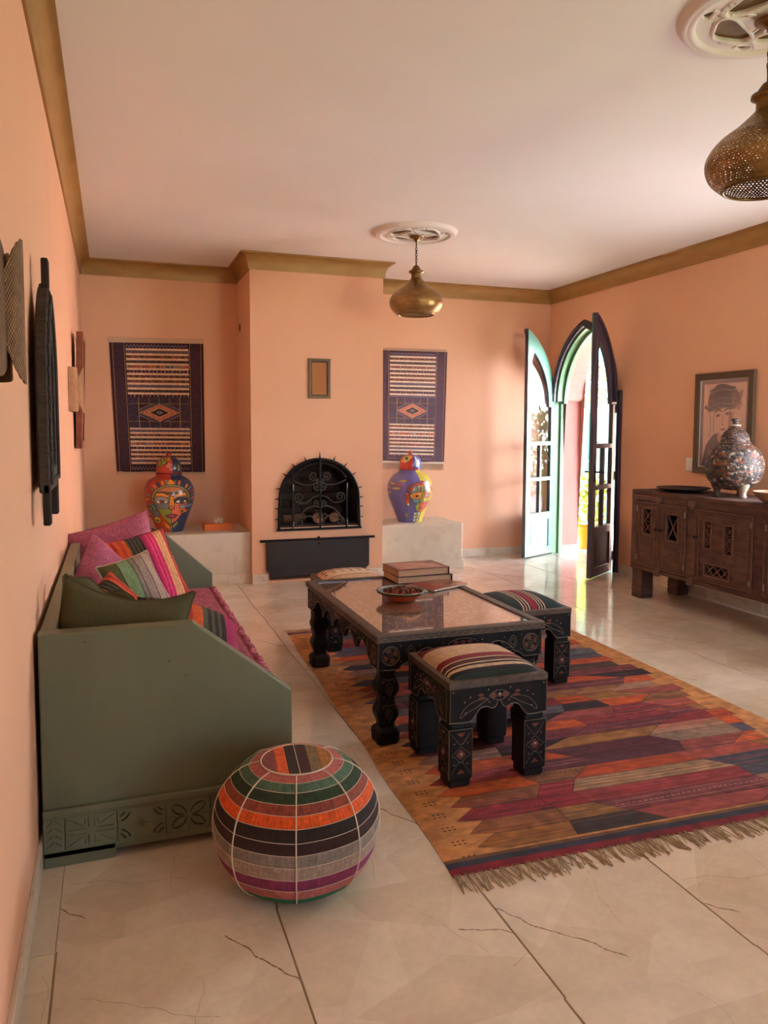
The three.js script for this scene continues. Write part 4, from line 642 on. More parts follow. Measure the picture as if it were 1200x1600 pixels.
// ---------------------------------------------------------------- kilim rug with fringes
{
  const NL = [1.008, -2.178], NR = [3.045, -2.13], FL = [1.13, -5.285], FR = [3.12, -5.25];
  const W = 1344, H = 2048;
  const tex = cv(W, H, (g) => {
    const s0 = seed; seed = 4242;
    const och = '#ba7d45'; g.fillStyle = och; g.fillRect(0, 0, W, H);
    const pal = ['#7c1e24', '#92292e', '#4e4c54', '#56535c', '#b0441a', '#c4541e', '#96622c', '#2c2022', '#9a483e', '#5e282e', '#a2725a', '#733236', '#40322c', '#8c5832', '#8e282e', '#5c5b62'];
    // woven patches: rows from the near end (v = 1 of the canvas) to the far end
    const m0 = 0.085 * W, m1 = 0.955 * W, y0 = 0.035 * H, y1 = 0.968 * H, n = 30, rh = (y1 - y0) / n;
    const patch = (poly, c) => {
      g.save(); g.beginPath(); poly.forEach((p, i) => (i ? g.lineTo(...p) : g.moveTo(...p))); g.closePath(); g.fillStyle = c; g.fill(); g.clip();
      const ys = poly.map((p) => p[1]), a = Math.min(...ys), b = Math.max(...ys), c2 = pal[Math.floor(rr(0, pal.length))], light = rnd() < 0.3 ? '#b08a6a' : '#2a1c1c';
      const kind = rnd();
      for (let y = a; y < b; y += rr(5, 13)) { g.globalAlpha = rr(0.2, kind < 0.6 ? 0.85 : 0.45); g.strokeStyle = rnd() < 0.5 ? c2 : light; g.lineWidth = rr(1.5, 5); g.setLineDash(rnd() < 0.35 ? [rr(4, 12), rr(3, 9)] : []); g.beginPath(); g.moveTo(0, y); for (let x = 0; x <= W; x += 60) g.lineTo(x, y + 3 * Math.sin(x * 0.012 + y)); g.stroke(); }
      g.setLineDash([]); g.globalAlpha = 0.5; g.restore(); g.save(); g.globalAlpha = 0.5; g.strokeStyle = '#20140f'; g.lineWidth = 2; g.beginPath(); poly.forEach((p, i) => (i ? g.lineTo(...p) : g.moveTo(...p))); g.closePath(); g.stroke(); g.restore();
    };
    let cuts = [0.2, 0.42, 0.66, 0.84];
    for (let r = 0; r < n; r++) {
      const ya = y1 - r * rh, yb = ya - rh, next = cuts.map((c) => cl(c + rr(-0.13, 0.13), 0.1, 0.92)).sort((a, b) => a - b); for (let i = 1; i < next.length; i++) if (next[i] - next[i - 1] < 0.09) next[i] = next[i - 1] + 0.09;
      const X = (c) => m0 + (m1 - m0) * c, mid = (ya + yb) / 2, k = cuts.length;
      for (let i = 0; i <= k; i++) {
        const al = i ? X(cuts[i - 1]) : 0, bl = i ? X(next[i - 1]) : 0, ar = i < k ? X(cuts[i]) : 0, br = i < k ? X(next[i]) : 0;
        const poly = [];
        if (i === 0) poly.push([m0 + 0.035 * W + rr(0, 0.01) * W, ya], [m0 - 0.01 * W + rr(-0.006, 0.012) * W, mid + rh * rr(0.1, 0.3)], [m0 + 0.035 * W, yb]); else poly.push([al, ya], [bl, yb]);
        if (i === k) { const q = m1 - rr(0, 0.05) * W; poly.push([q, yb], [q, ya]); } else poly.push([br, yb], [ar, ya]);
        if (i === 2 && r === 3) patch(poly, '#a5805c'); else if (i === 3 && r === 6) patch(poly, '#94735a'); else patch(poly, pal[Math.floor(rr(0, pal.length))]);
      }
      // clusters of small knots in the ochre border
      g.fillStyle = '#3a2418'; for (let q = 0; q < 3; q++) for (let p = 0; p < 2; p++) { g.fillRect(m0 * 0.42 + q * 13, ya + 4 + p * 13, 7, 4); }
      cuts = r % 5 === 4 ? [rr(0.15, 0.25), rr(0.38, 0.48), rr(0.6, 0.7), rr(0.8, 0.88)] : next;
    }
    for (const [a, b, c] of [[0.972, 0.978, '#6b4a2c'], [0.978, 0.988, '#37363e'], [0.988, 1, '#7a1a24'], [0, 0.012, '#7a1a24'], [0.012, 0.022, '#37363e']]) { g.fillStyle = c; g.fillRect(0, a * H, W, (b - a) * H + 1); }
    const im = g.getImageData(0, 0, W, H), d = im.data; for (let y = 0; y < H; y++) for (let x = 0; x < W; x++) { const o = (y * W + x) * 4, q = (0.86 + 0.42 * fbm(x / W * 0.4, y / H, 120, 2) + 0.16 * (fbm(x / W, y / H, 9, 3) - 0.5)) * ((y & 3) < 2 ? 1.03 : 0.95); d[o] *= q; d[o + 1] *= q; d[o + 2] *= q; }
    g.putImageData(im, 0, 0); seed = s0;
  });
  tex.wrapS = tex.wrapT = THREE.ClampToEdgeWrapping;
  const m = phys({ map: tex, roughness: 0.95, bumpMap: px(128, 512, (u, v, x, y) => 110 + 70 * Math.sin(y * Math.PI / 2) + 60 * (rnd() - 0.5), 0.05, 0.05, false), bumpScale: 0.0015, sheen: 0.15 });
  const rug = thing('kilim_rug', 'large fringed flatwoven rug of burgundy, orange and slate patches under the coffee table', 'rug', [2.0, 0, -3.7]);
  const nu = 60, nv = 90, pos = [], uv = [], idx = [];
  const at = (u, v) => { const a = [NL[0] + (NR[0] - NL[0]) * u, NL[1] + (NR[1] - NL[1]) * u], b = [FL[0] + (FR[0] - FL[0]) * u, FL[1] + (FR[1] - FL[1]) * u]; return [a[0] + (b[0] - a[0]) * v + 0.006 * Math.sin(v * 21) * (u < 0.02 ? 1 : 0), a[1] + (b[1] - a[1]) * v]; };
  const lift = (u, v) => { const e = Math.min(u, 1 - u, v, 1 - v); return e <= 0 ? 0.0015 : 0.0055 + 0.0024 * (fbm(u, v, 8, 2) - 0.5) * cl(e * 12); };
  for (let j = 0; j <= nv; j++) for (let i = 0; i <= nu; i++) { const [x, z] = at(i / nu, j / nv); pos.push(x - 2, lift(i / nu, j / nv), z + 3.7); uv.push(i / nu, j / nv); }
  for (let j = 0; j < nv; j++) for (let i = 0; i < nu; i++) { const a = j * (nu + 1) + i, b = a + 1, c = a + nu + 1, d = c + 1; idx.push(a, b, c, b, d, c); }
  const g = new THREE.BufferGeometry(); g.setAttribute('position', new THREE.Float32BufferAttribute(pos, 3)); g.setAttribute('uv', new THREE.Float32BufferAttribute(uv, 2)); g.setIndex(idx); g.computeVertexNormals();
  mesh('woven_field', g, m, rug);
  const strand = (u, far) => { const [x, z] = at(u, far ? 1 : 0), s = far ? -1 : 1, L = far ? rr(0.05, 0.08) : rr(0.06, 0.105), dx = rr(-0.03, 0.03); return tube([[x - 2, 0.004, z + 3.7 - s * 0.004], [x - 2 + dx * 0.25, 0.004 + rr(0, 0.004), z + 3.7 + s * L * 0.35], [x - 2 + dx * 0.7, 0.0028, z + 3.7 + s * L * 0.7], [x - 2 + dx, 0.0022, z + 3.7 + s * L]], 0.0017, 5, 4); };
  const frMat = std({ color: 0xa88d68, roughness: 0.95 });
  for (const far of [false, true]) { const list = []; for (let i = 0; i < 300; i++) { const c = Math.floor(i / 6) / 50; list.push(strand(cl(c + 0.01 + rr(-0.0085, 0.0085), 0.002, 0.998), far)); } mesh('fringe', merge(list), frMat, rug).userData = { kind: 'stuff' }; }
}
// ---------------------------------------------------------------- on the coffee table
const yTab = yR + 0.512 - 0.004;
{
  const pageMat = std({ map: px(64, 256, (u, v) => mix([150, 112, 82], [190, 152, 118], fbm(u * 0.2, v, 64, 1)), 0.3, 0.03), roughness: 0.9 });
  const cover = (k) => cv(512, 400, (g, W, H) => {
    const c = [['#6a3524', '#a5705a', '#c9a488'], ['#241a17', '#2c211d', '#4a352a']][k]; g.fillStyle = c[0]; g.fillRect(0, 0, W, H); const gr = [[40, 30, 430, 340]]; g.fillStyle = c[1]; for (const r of gr) g.fillRect(...r); g.fillStyle = c[2]; g.globalAlpha = 0.5; for (let i = 0; i < 14; i++) { g.beginPath(); g.ellipse(120 + (i * 53) % 280, 80 + (i * 37) % 240, 50 + i * 3, 22, i, 0, 7); g.fill(); } g.globalAlpha = 1; g.fillStyle = '#3a231c'; g.fillRect(395, 50, 70, 60); g.fillRect(400, 130, 56, 14);
  });
  function book(label, w, d, h, pos, ry, k, coverHex) {
    const o = thing('book', label, 'book', pos, ry), cm = std({ color: coverHex, roughness: 0.45 });
    mesh('pages', bx(w - 0.012, h - 0.006, d - 0.008, -0.003, h / 2, 0, 0.001), pageMat, o);
    const top = new THREE.BoxGeometry(w, 0.003, d); const tm = std({ map: cover(k), roughness: 0.35 });
    mesh('front_cover', top.translate(0, h - 0.0015, 0), [cm, cm, tm, cm, cm, cm], o); mesh('back_cover', bx(w, 0.003, d, 0, 0.0015, 0, 0.001), cm, o); mesh('spine', bx(0.004, h, d, w / 2 - 0.002, h / 2, 0, 0.0015), cm, o); return o;
  }
  book('thick black book with tan page edges, the lower of two stacked on the table', 0.36, 0.26, 0.042, [1.775, yTab, -4.405], 0.02, 1, 0x15100e);
  book('brown illustrated hardback lying on top of the black book on the coffee table', 0.345, 0.255, 0.044, [1.762, yTab + 0.0422, -4.405], 0.06, 0, 0x4a2118);
  const mg = thing('magazine', 'glossy reddish magazine lying flat in front of the stacked books', 'magazine', [1.81, yTab, -4.165], 0.42);
  const magT = cv(512, 384, (g, W, H) => { g.fillStyle = '#7a4a38'; g.fillRect(0, 0, W, H); g.fillStyle = '#8c1f20'; g.fillRect(0, 0, 150, 380); g.fillStyle = '#a97c62'; for (let i = 0; i < 16; i++) { g.globalAlpha = 0.4; g.beginPath(); g.ellipse(200 + (i * 71) % 280, (i * 47) % 380, 60, 20 + i, i * 0.6, 0, 7); g.fill(); } g.globalAlpha = 1; g.fillStyle = '#4e2418'; g.fillRect(300, 220, 110, 60); });
  const mm = std({ map: magT, roughness: 0.3 }), pm = std({ color: 0xb8a58f, roughness: 0.6 });
  mesh('pages', bx(0.286, 0.009, 0.216, 0, 0.0055, 0, 0.001), pm, mg); mesh('cover', new THREE.BoxGeometry(0.29, 0.0012, 0.22).translate(0, 0.0106, 0), [pm, pm, mm, pm, pm, pm], mg);
  const bowl = thing('bowl', 'terracotta bowl with a dark green glazed rim and white line on the coffee table', 'bowl', [1.475, yTab, -3.885]);
  mesh('bowl_body', lathe([[0.001, 0.002], [0.07, 0.0], [0.075, 0.004], [0.105, 0.03], [0.12, 0.042]], 48), std({ color: 0xa23c16, roughness: 0.35 }), bowl);
  mesh('rim', lathe([[0.119, 0.040], [0.137, 0.044], [0.141, 0.05], [0.139, 0.055], [0.128, 0.053], [0.118, 0.048], [0.112, 0.04], [0.1, 0.027], [0.07, 0.008], [0.001, 0.006]], 48), std({ color: 0x2a2d1c, roughness: 0.22 }), bowl);
  mesh('white_line', new THREE.TorusGeometry(0.127, 0.0022, 6, 64).rotateX(Math.PI / 2).translate(0, 0.0525, 0), std({ color: 0xc8bca6, roughness: 0.35 }), bowl);
  mesh('white_line', new THREE.TorusGeometry(0.118, 0.0015, 6, 64).rotateX(Math.PI / 2).translate(0, 0.048, 0), std({ color: 0xc8bca6, roughness: 0.35 }), bowl);
  const bits = []; for (let i = 0; i < 420; i++) { const a = rr(0, 6.28), r = 0.108 * Math.sqrt(rnd()), s = rr(0.005, 0.011); const q = new THREE.IcosahedronGeometry(s, 0).scale(1, rr(0.3, 0.8), rr(0.5, 1)); q.rotateX(rr(0, 3)); q.rotateZ(rr(0, 3)); const c = new THREE.Color([0x5a2418, 0x7a3422, 0x3a1c14, 0x8c5a3c, 0xa4402a, 0x4a2c1c][i % 6]); const col = new Float32Array(q.attributes.position.count * 3); for (let k = 0; k < col.length; k += 3) col.set([c.r, c.g, c.b], k); q.setAttribute('color', new THREE.BufferAttribute(col, 3)); q.deleteAttribute('uv'); bits.push(q.translate(Math.cos(a) * r, 0.036 + 0.024 * (1 - (r / 0.108) ** 2) + rr(-0.004, 0.004), Math.sin(a) * r)); }
  const pot = solo('potpourri', 'heap of dried reddish brown potpourri filling the green rimmed bowl', 'potpourri', mergeGeometries(bits), std({ vertexColors: true, roughness: 0.9 }), [1.475, yTab, -3.885]); pot.userData.kind = 'stuff';
  mesh('heap_core', lathe([[0.001, 0.052], [0.06, 0.044], [0.105, 0.03], [0.07, 0.01], [0.001, 0.008]], 32), std({ color: 0x47201a, roughness: 1 }), pot);
}
// ---------------------------------------------------------------- woven wall hangings
function kilimTex(k) {
  return cv(768, 1152, (g, W, H) => {
    const s0 = seed; seed = 900 + k * 31;
    const wine = '#3a1620', navy = '#35202b', crm = ['#d9b190', '#e2cdb4'][k], gold = '#a98a4a', rust = '#9c4322', grn = '#33402f', lil = '#8f8796';
    g.fillStyle = wine; g.fillRect(0, 0, W, H);
    const a = 0.165 * W, b = 0.835 * W;
    // side borders: fine vertical columns of woven flecks
    for (const [x0, x1] of [[0.035 * W, a - 20], [b + 20, 0.965 * W]]) { g.fillStyle = navy; g.fillRect(x0, 0, x1 - x0, H); for (let y = 0; y < H; y += 6) for (let x = x0 + 2; x < x1 - 4; x += 7) { g.fillStyle = [wine, '#4a4258', '#6a2a2c', '#2a1e28', '#5c3030'][Math.floor(rnd() * 5)]; g.fillRect(x, y, 4, 4); } }
    g.fillStyle = gold; for (const x of [0.028 * W, a - 13, b + 9, 0.967 * W]) g.fillRect(x, 0, 4, H);
    g.fillStyle = navy; g.fillRect(a - 7, 0, 7, H); g.fillRect(b, 0, 7, H);
    const field = (y0, y1, n) => {
      const p = (y1 - y0) / n; g.fillStyle = crm; g.fillRect(a, y0, b - a, y1 - y0);
      for (let i = 0; i < n; i++) {
        const y = y0 + i * p + p * 0.45, h = p * 0.55, ty = [0, 1, 2, 3, 4, 5, 1, 0, 2, 4][(i + k) % 10];
        g.fillStyle = [wine, '#5e3024', '#3c2a26', '#8a4628', wine, '#6a3c2c'][ty]; g.fillRect(a, y, b - a, h);
        for (let x = a, q = 0; x < b; x += 16, q++) {
          const c = [rust, grn, '#b9662c', '#6f8f96', '#8c1f24', '#2a2430'][Math.floor(rnd() * 6)];
          g.fillStyle = g.strokeStyle = c; g.lineWidth = 3;
          if (ty === 0) { g.strokeStyle = lil; g.beginPath(); g.moveTo(x, y + h - 3); g.lineTo(x + 8, y + 3); g.lineTo(x + 16, y + h - 3); g.stroke(); }
          else if (ty === 1) { g.lineWidth = 5; g.strokeStyle = q % 7 < 2 ? grn : q % 3 ? rust : gold; g.beginPath(); g.moveTo(x, y + h * (q % 2 ? 0.85 : 0.2)); g.lineTo(x + 16, y + h * (q % 2 ? 0.2 : 0.85)); g.stroke(); }
          else if (ty === 2) { g.fillStyle = q % 9 === 4 ? grn : rnd() < 0.5 ? '#6d5040' : wine; for (let t = 0; t < 3; t++) g.fillRect(x + t * 5, y + 2 + (t % 2) * h * 0.4, 3, h * 0.45); }
          else if (ty === 3) { g.fillRect(x + 2, y + 2, 11, h - 4); g.fillStyle = crm; g.fillRect(x + 6, y + h * 0.4, 3, h * 0.25); }
          else if (ty === 4) { g.fillStyle = q % 2 ? [rust, lil][(q >> 1) % 2] : '#241820'; g.beginPath(); g.moveTo(x, y + h / 2); g.lineTo(x + 8, y + 1); g.lineTo(x + 16, y + h / 2); g.lineTo(x + 8, y + h - 1); g.fill(); }
          else { g.fillStyle = q % 3 === 0 ? rust : q % 3 === 1 ? '#241c20' : grn; g.beginPath(); g.moveTo(x, y); g.lineTo(x + 7, y); g.lineTo(x + 18, y + h); g.lineTo(x + 11, y + h); g.fill(); }
        }
      }
    };
    const m0 = 0.42 * H, m1 = 0.655 * H;
    field(0.045 * H, m0, 10); field(m1, 0.955 * H, 9);
    g.fillStyle = wine; g.fillRect(a, 0.01 * H, b - a, 0.035 * H); g.fillRect(a, 0.955 * H, b - a, 0.035 * H); g.strokeStyle = lil; g.lineWidth = 4;
    for (const y of [0.014 * H, 0.959 * H]) { g.beginPath(); for (let x = a, q = 0; x <= b; x += 14, q++) g.lineTo(x, y + (q % 2 ? 4 : 26)); g.stroke(); }
    // middle panel with the stepped lozenge
    g.fillStyle = '#33202a'; g.fillRect(a, m0, b - a, m1 - m0);
    for (let y = m0; y < m1; y += 6) for (let x = a + 2; x < b; x += 8) { g.fillStyle = ['#4c4a66', '#5a2630', '#23202e', '#5d5468', '#4a3038'][Math.floor(rnd() * 5)]; g.fillRect(x, y, 5, 4); }
    const cx = (a + b) / 2, cy = (m0 + m1) / 2, pw = (b - a) * 0.335, ph = (m1 - m0) * 0.29;
    g.fillStyle = '#3a1a22'; g.fillRect(cx - pw, cy - ph, 2 * pw, 2 * ph);
    g.strokeStyle = gold; g.lineWidth = 3; g.strokeRect(cx - pw, cy - ph, 2 * pw, 2 * ph); g.beginPath(); for (const x of [cx - pw - 2, cx + pw + 2]) { g.moveTo(x, m0); g.lineTo(x, m1); } g.moveTo(a, cy - ph); g.lineTo(b, cy - ph); g.moveTo(a, cy + ph); g.lineTo(b, cy + ph); for (let i = 1; i < 6; i++) { const x = a + (b - a) * i / 6; g.moveTo(x, m0); g.lineTo(x, cy - ph); g.moveTo(x, cy + ph); g.lineTo(x, m1); } g.stroke();
    const dia = (w, h, c, l) => { g.beginPath(); g.moveTo(cx - w, cy); g.lineTo(cx, cy - h); g.lineTo(cx + w, cy); g.lineTo(cx, cy + h); g.closePath(); if (c) { g.fillStyle = c; g.fill(); } if (l) { g.strokeStyle = l; g.lineWidth = 3; g.stroke(); } };
    g.save(); g.beginPath(); g.rect(cx - pw, cy - ph, 2 * pw, 2 * ph); g.clip(); dia(pw * 1.35, ph * 1.35, null, lil); dia(pw * 1.2, ph * 1.2, '#2b1620', lil); dia(pw * 0.98, ph * 0.98, rust, crm); g.fillStyle = crm; for (let t = 0; t < 1; t += 0.07) for (const [sx, sy] of [[1, 1], [1, -1], [-1, 1], [-1, -1]]) g.fillRect(cx + sx * pw * 0.78 * t - 3, cy + sy * ph * 0.78 * (1 - t) - 3, 7, 6); dia(pw * 0.58, ph * 0.58, '#a8702c', crm); dia(pw * 0.48, ph * 0.48, '#341722', gold); dia(pw * 0.17, ph * 0.2, lil, null); dia(pw * 0.08, ph * 0.1, '#221820', null); g.restore();
    const im = g.getImageData(0, 0, W, H), d = im.data; for (let y = 0; y < H; y++) for (let x = 0; x < W; x++) { const o = (y * W + x) * 4, q = 0.86 + 0.28 * fbm(x / W, y / H * 0.6, 120, 2); d[o] *= q; d[o + 1] *= q; d[o + 2] *= q; }
    g.putImageData(im, 0, 0); seed = s0;
  });
}
function hanging(label, k, q, z, fr0, fr1, hem) {   // q: corners tl, tr, br, bl (x, y)
  const ox = (q[0][0] + q[1][0]) / 2, oy = q[3][1], o = thing('wall_hanging', label, 'wall hanging', [ox, oy, z], 0);
  const t = kilimTex(k), m = phys({ map: t, roughness: 0.95, bumpMap: weave.clone(), bumpScale: 0.0015 }); m.bumpMap.repeat.set(60, 90);
  const n = 30, pos = [], uv = [], idx = [], P = (u, v) => { const a = [q[3][0] + (q[2][0] - q[3][0]) * u, q[3][1] + (q[2][1] - q[3][1]) * u], b = [q[0][0] + (q[1][0] - q[0][0]) * u, q[0][1] + (q[1][1] - q[0][1]) * u]; return [a[0] + (b[0] - a[0]) * v - ox, a[1] + (b[1] - a[1]) * v - oy]; };
  const wz = (u, v) => 0.008 + 0.005 * (1 - v) * (0.5 + 0.5 * Math.sin(u * 9 + k * 2)) + 0.003 * Math.sin(v * 11) * (1 - v);
  for (const s of [1, 0]) for (let j = 0; j <= n; j++) for (let i = 0; i <= n; i++) { const [x, y] = P(i / n, j / n); pos.push(x, y, wz(i / n, j / n) - (s ? 0 : 0.005)); uv.push(i / n, j / n); }
  const N = (n + 1) ** 2; for (let s = 0; s < 2; s++) for (let j = 0; j < n; j++) for (let i = 0; i < n; i++) { const a = s * N + j * (n + 1) + i, b = a + 1, c = a + n + 1, d = c + 1; s ? idx.push(a, d, b, a, c, d) : idx.push(a, b, d, a, d, c); }
  const g = new THREE.BufferGeometry(); g.setAttribute('position', new THREE.Float32BufferAttribute(pos, 3)); g.setAttribute('uv', new THREE.Float32BufferAttribute(uv, 2)); g.setIndex(idx); g.computeVertexNormals(); mesh('woven_panel', g, m, o);
  const edge = std({ color: 0xcdb094, roughness: 0.95 });
  const fringe = (v, L, up) => { const l = []; for (let i = 0; i < 170; i++) { const [x, y] = P(0.004 + 0.992 * (i + rr(0, 0.6)) / 170, v), s = up ? 1 : -1, dx = rr(-0.008, 0.008), h = L * rr(0.75, 1.05); l.push(tube([[x, y, wz(i / 170, v) - 0.003], [x + dx * 0.5, y + s * h * 0.5, 0.008], [x + dx, y + s * h, 0.007 + rr(0, 0.005)]], 0.003, 3, 4)); } mesh('fringe', merge(l), edge, o).userData = { kind: 'stuff' }; };
  if (fr0) fringe(1, fr0, true); if (fr1) fringe(0, fr1, false);
  for (const v of hem) { const [x0, ya] = P(0, v), [x1, yb] = P(1, v); const h = v > 0.5 ? 0.042 : 0.02, s = v > 0.5 ? 1 : -1; const hm = ext([[x0 - 0.012 * (v > 0.5), ya - 0.004 * s], [x1 + 0.004, yb - 0.004 * s], [x1 + 0.004, yb + s * h], [x0 - 0.012 * (v > 0.5), ya + s * h]].map((p) => p)[s > 0 ? 'slice' : 'slice'](), 0.006, { bevel: 0.001 }); mesh('hem', hm, std({ color: [0xcaa484, 0xdcc6ae][k], roughness: 0.95 }), o, [0, 0, v > 0.5 ? 0.004 : 0.006]); }
  return o;
}
hanging('striped kilim hanging with a central lozenge in the shaded left niche', 0, [[-0.012, 2.262], [0.868, 2.282], [0.868, 1.005], [0.034, 1.022]], zB + 0.002, 0, 0.022, [1, 0]);
hanging('striped kilim hanging with long cream fringes in the bright right niche', 1, [[2.70, 2.285], [3.505, 2.292], [3.478, 1.075], [2.70, 1.10]], zB + 0.002, 0.028, 0.085, [0]);

// ---------------------------------------------------------------- painted ceramic vases with cubist faces
function faceTex(k) {
  return cv(1536, 1024, (g, W, H) => {
    const s0 = seed; seed = 300 + k; const ink = '#16120f';
    const red = '#ae3016', blue = '#2c3558', yel = '#d8c13c', org = '#d98a1e', grn = '#7f9030', teal = '#5f8f92', sal = '#d4694a', vio = '#5b5690';
    const L = k ? [vio, yel] : [red, blue];
    g.fillStyle = L[0]; g.fillRect(0, 0, W, H); g.fillStyle = L[1]; const seam = k ? 0.565 : 0.505; g.fillRect(W * seam, 0, W * (k ? 0.3 : 0.42), H);
    for (let i = 0; i < 900; i++) { g.globalAlpha = 0.13; g.strokeStyle = rnd() < 0.5 ? '#ffffff' : '#000000'; g.lineWidth = rr(2, 7); const x = rr(0, W), y = rr(0, H); g.beginPath(); g.moveTo(x, y); g.quadraticCurveTo(x + rr(-20, 20), y + 30, x + rr(-14, 14), y + rr(30, 110)); g.stroke(); }
    g.globalAlpha = 1; g.lineJoin = 'round';
    const X = (u) => W * (0.5 + u * 0.5), Y = (v) => H * v;                       // u: share of a half turn from the middle, v: down the body
    const pg = (c, pts, lw = 6) => { g.beginPath(); pts.forEach((p, i) => (i ? g.lineTo(X(p[0]), Y(p[1])) : g.moveTo(X(p[0]), Y(p[1])))); g.closePath(); if (c) { g.fillStyle = c; g.fill(); } if (lw) { g.strokeStyle = ink; g.lineWidth = lw; g.stroke(); } };
    const el = (c, u, v, a, b, lw = 6, t0 = 0, t1 = 6.2832) => { g.beginPath(); g.ellipse(X(u), Y(v), a * W * 0.5, b * H, 0, t0, t1); if (c) { g.fillStyle = c; g.fill(); } if (lw) { g.strokeStyle = ink; g.lineWidth = lw; g.stroke(); } };
    const ln = (pts, lw = 6, c = ink) => { g.beginPath(); pts.forEach((p, i) => (i ? g.lineTo(X(p[0]), Y(p[1])) : g.moveTo(X(p[0]), Y(p[1])))); g.strokeStyle = c; g.lineWidth = lw; g.stroke(); };
    const eye = (u, v, s, iris) => { g.beginPath(); g.moveTo(X(u - 0.085 * s), Y(v)); g.quadraticCurveTo(X(u), Y(v - 0.055 * s), X(u + 0.085 * s), Y(v)); g.quadraticCurveTo(X(u), Y(v + 0.06 * s), X(u - 0.085 * s), Y(v)); g.fillStyle = '#e8dccb'; g.fill(); g.strokeStyle = ink; g.lineWidth = 7; g.stroke(); el(iris, u + 0.005, v, 0.034 * s, 0.03 * s, 5); el(ink, u + 0.005, v, 0.014 * s, 0.013 * s, 0); };
    if (!k) {
      for (let i = 0; i <= 16; i++) { const a = Math.PI * (1.02 + 0.96 * i / 16), c = [org, '#7d8a8f', red, '#6f6a54', sal, blue][i % 6], r0 = [0.29, 0.25], r1 = [0.40, 0.335], d = 0.055; pg(c, [[r0[0] * Math.cos(a - d), 0.47 + r0[1] * Math.sin(a - d)], [r1[0] * Math.cos(a - d), 0.47 + r1[1] * Math.sin(a - d)], [r1[0] * Math.cos(a + d), 0.47 + r1[1] * Math.sin(a + d)], [r0[0] * Math.cos(a + d), 0.47 + r0[1] * Math.sin(a + d)]], 4); }
      pg(org, [[-0.03, 0.14], [-0.06, 0.19], [-0.04, 0.245], [0.04, 0.245], [0.06, 0.19], [0.0, 0.12]]);
      el('#5c6a40', 0, 0.47, 0.275, 0.245, 6); for (let i = 0; i < 26; i++) { const a = Math.PI * (1 + i / 25); el('#b9b46a', 0.258 * Math.cos(a), 0.47 + 0.228 * Math.sin(a), 0.008, 0.008, 0); }
      el('#b06a34', 0, 0.47, 0.24, 0.21, 6);
      pg('#6b6f74', [[-0.235, 0.43], [-0.02, 0.40], [-0.02, 0.60], [-0.2, 0.60]]); pg(sal, [[0.02, 0.42], [0.235, 0.43], [0.22, 0.62], [0.1, 0.80], [0.0, 0.86], [0.0, 0.6]]);
      pg(grn, [[-0.2, 0.60], [0, 0.60], [0, 0.88], [-0.06, 0.83], [-0.15, 0.73]]); pg('#4a4440', [[-0.2, 0.355], [0, 0.38], [0.2, 0.355], [0.14, 0.33], [0, 0.35], [-0.14, 0.33]], 4);
      pg(org, [[-0.215, 0.41], [-0.19, 0.36], [-0.1, 0.355], [-0.01, 0.41], [-0.06, 0.425], [-0.14, 0.40]]); pg(org, [[0.215, 0.41], [0.19, 0.36], [0.1, 0.355], [0.015, 0.41], [0.07, 0.425], [0.15, 0.40]]);
      el('#2a2c3a', 0.13, 0.475, 0.1, 0.055, 5); el('#8f8e90', -0.13, 0.475, 0.1, 0.06, 5);
      eye(-0.125, 0.49, 1, '#7c4a2a'); eye(0.13, 0.49, 1, '#5a3018');
      pg(org, [[-0.02, 0.40], [0.025, 0.42], [0.04, 0.58], [0.03, 0.615], [-0.03, 0.615], [-0.035, 0.58]]); pg('#c46a3a', [[-0.035, 0.585], [0.0, 0.545], [0.035, 0.585], [0.02, 0.61], [-0.02, 0.61]], 5);
      pg('#87263a', [[-0.1, 0.72], [-0.05, 0.69], [-0.005, 0.70], [0.05, 0.69], [0.11, 0.715], [0.06, 0.76], [0.0, 0.77], [-0.06, 0.755]]); pg('#b58a8a', [[-0.06, 0.722], [0.0, 0.717], [0.07, 0.72], [0.0, 0.735]], 3);
      pg(org, [[-0.17, 0.80], [-0.06, 0.87], [-0.02, 0.90], [-0.02, 0.97], [-0.1, 0.92]]); pg('#a39a2c', [[0.03, 0.88], [0.14, 0.80], [0.12, 0.88], [0.03, 0.95]]);
      g.fillStyle = ink; g.fillRect(X(-0.018), Y(0.865), W * 0.018, H * 0.14); for (let i = 0; i < 4; i++) el('#e4dccb', 0.0, 0.89 + i * 0.034, 0.011, 0.011, 0);
      el(teal, -0.3, 0.60, 0.075, 0.075); el('#46505a', -0.325, 0.605, 0.05, 0.05); el('#d8b24a', -0.325, 0.605, 0.022, 0.024); el('#5f7a92', -0.24, 0.69, 0.055, 0.05, 4);
      el(yel, -0.26, 0.79, 0.07, 0.05); eye(-0.26, 0.80, 0.6, ink); pg(red, [[-0.45, 0.53], [-0.3, 0.5], [-0.26, 0.52], [-0.44, 0.56]], 0);
      pg('#6f8796', [[0.1, 0.55], [0.36, 0.535], [0.36, 0.585], [0.12, 0.605]]); pg('#8f8a86', [[0.1, 0.553], [0.21, 0.545], [0.2, 0.597], [0.12, 0.605]]); pg(org, [[0.13, 0.64], [0.28, 0.625], [0.26, 0.67], [0.15, 0.685]]); el(ink, 0.17, 0.655, 0.02, 0.016, 0); ln([[0.33, 0.6], [0.3, 0.68], [0.33, 0.73]], 4, '#a39a6c');
      pg(org, [[-0.43, 0.45], [-0.3, 0.44], [-0.3, 0.475], [-0.42, 0.485]]); pg('#7e2a16', [[-0.5, 0.3], [-0.4, 0.23], [-0.36, 0.26], [-0.46, 0.36]], 3);
    } else {
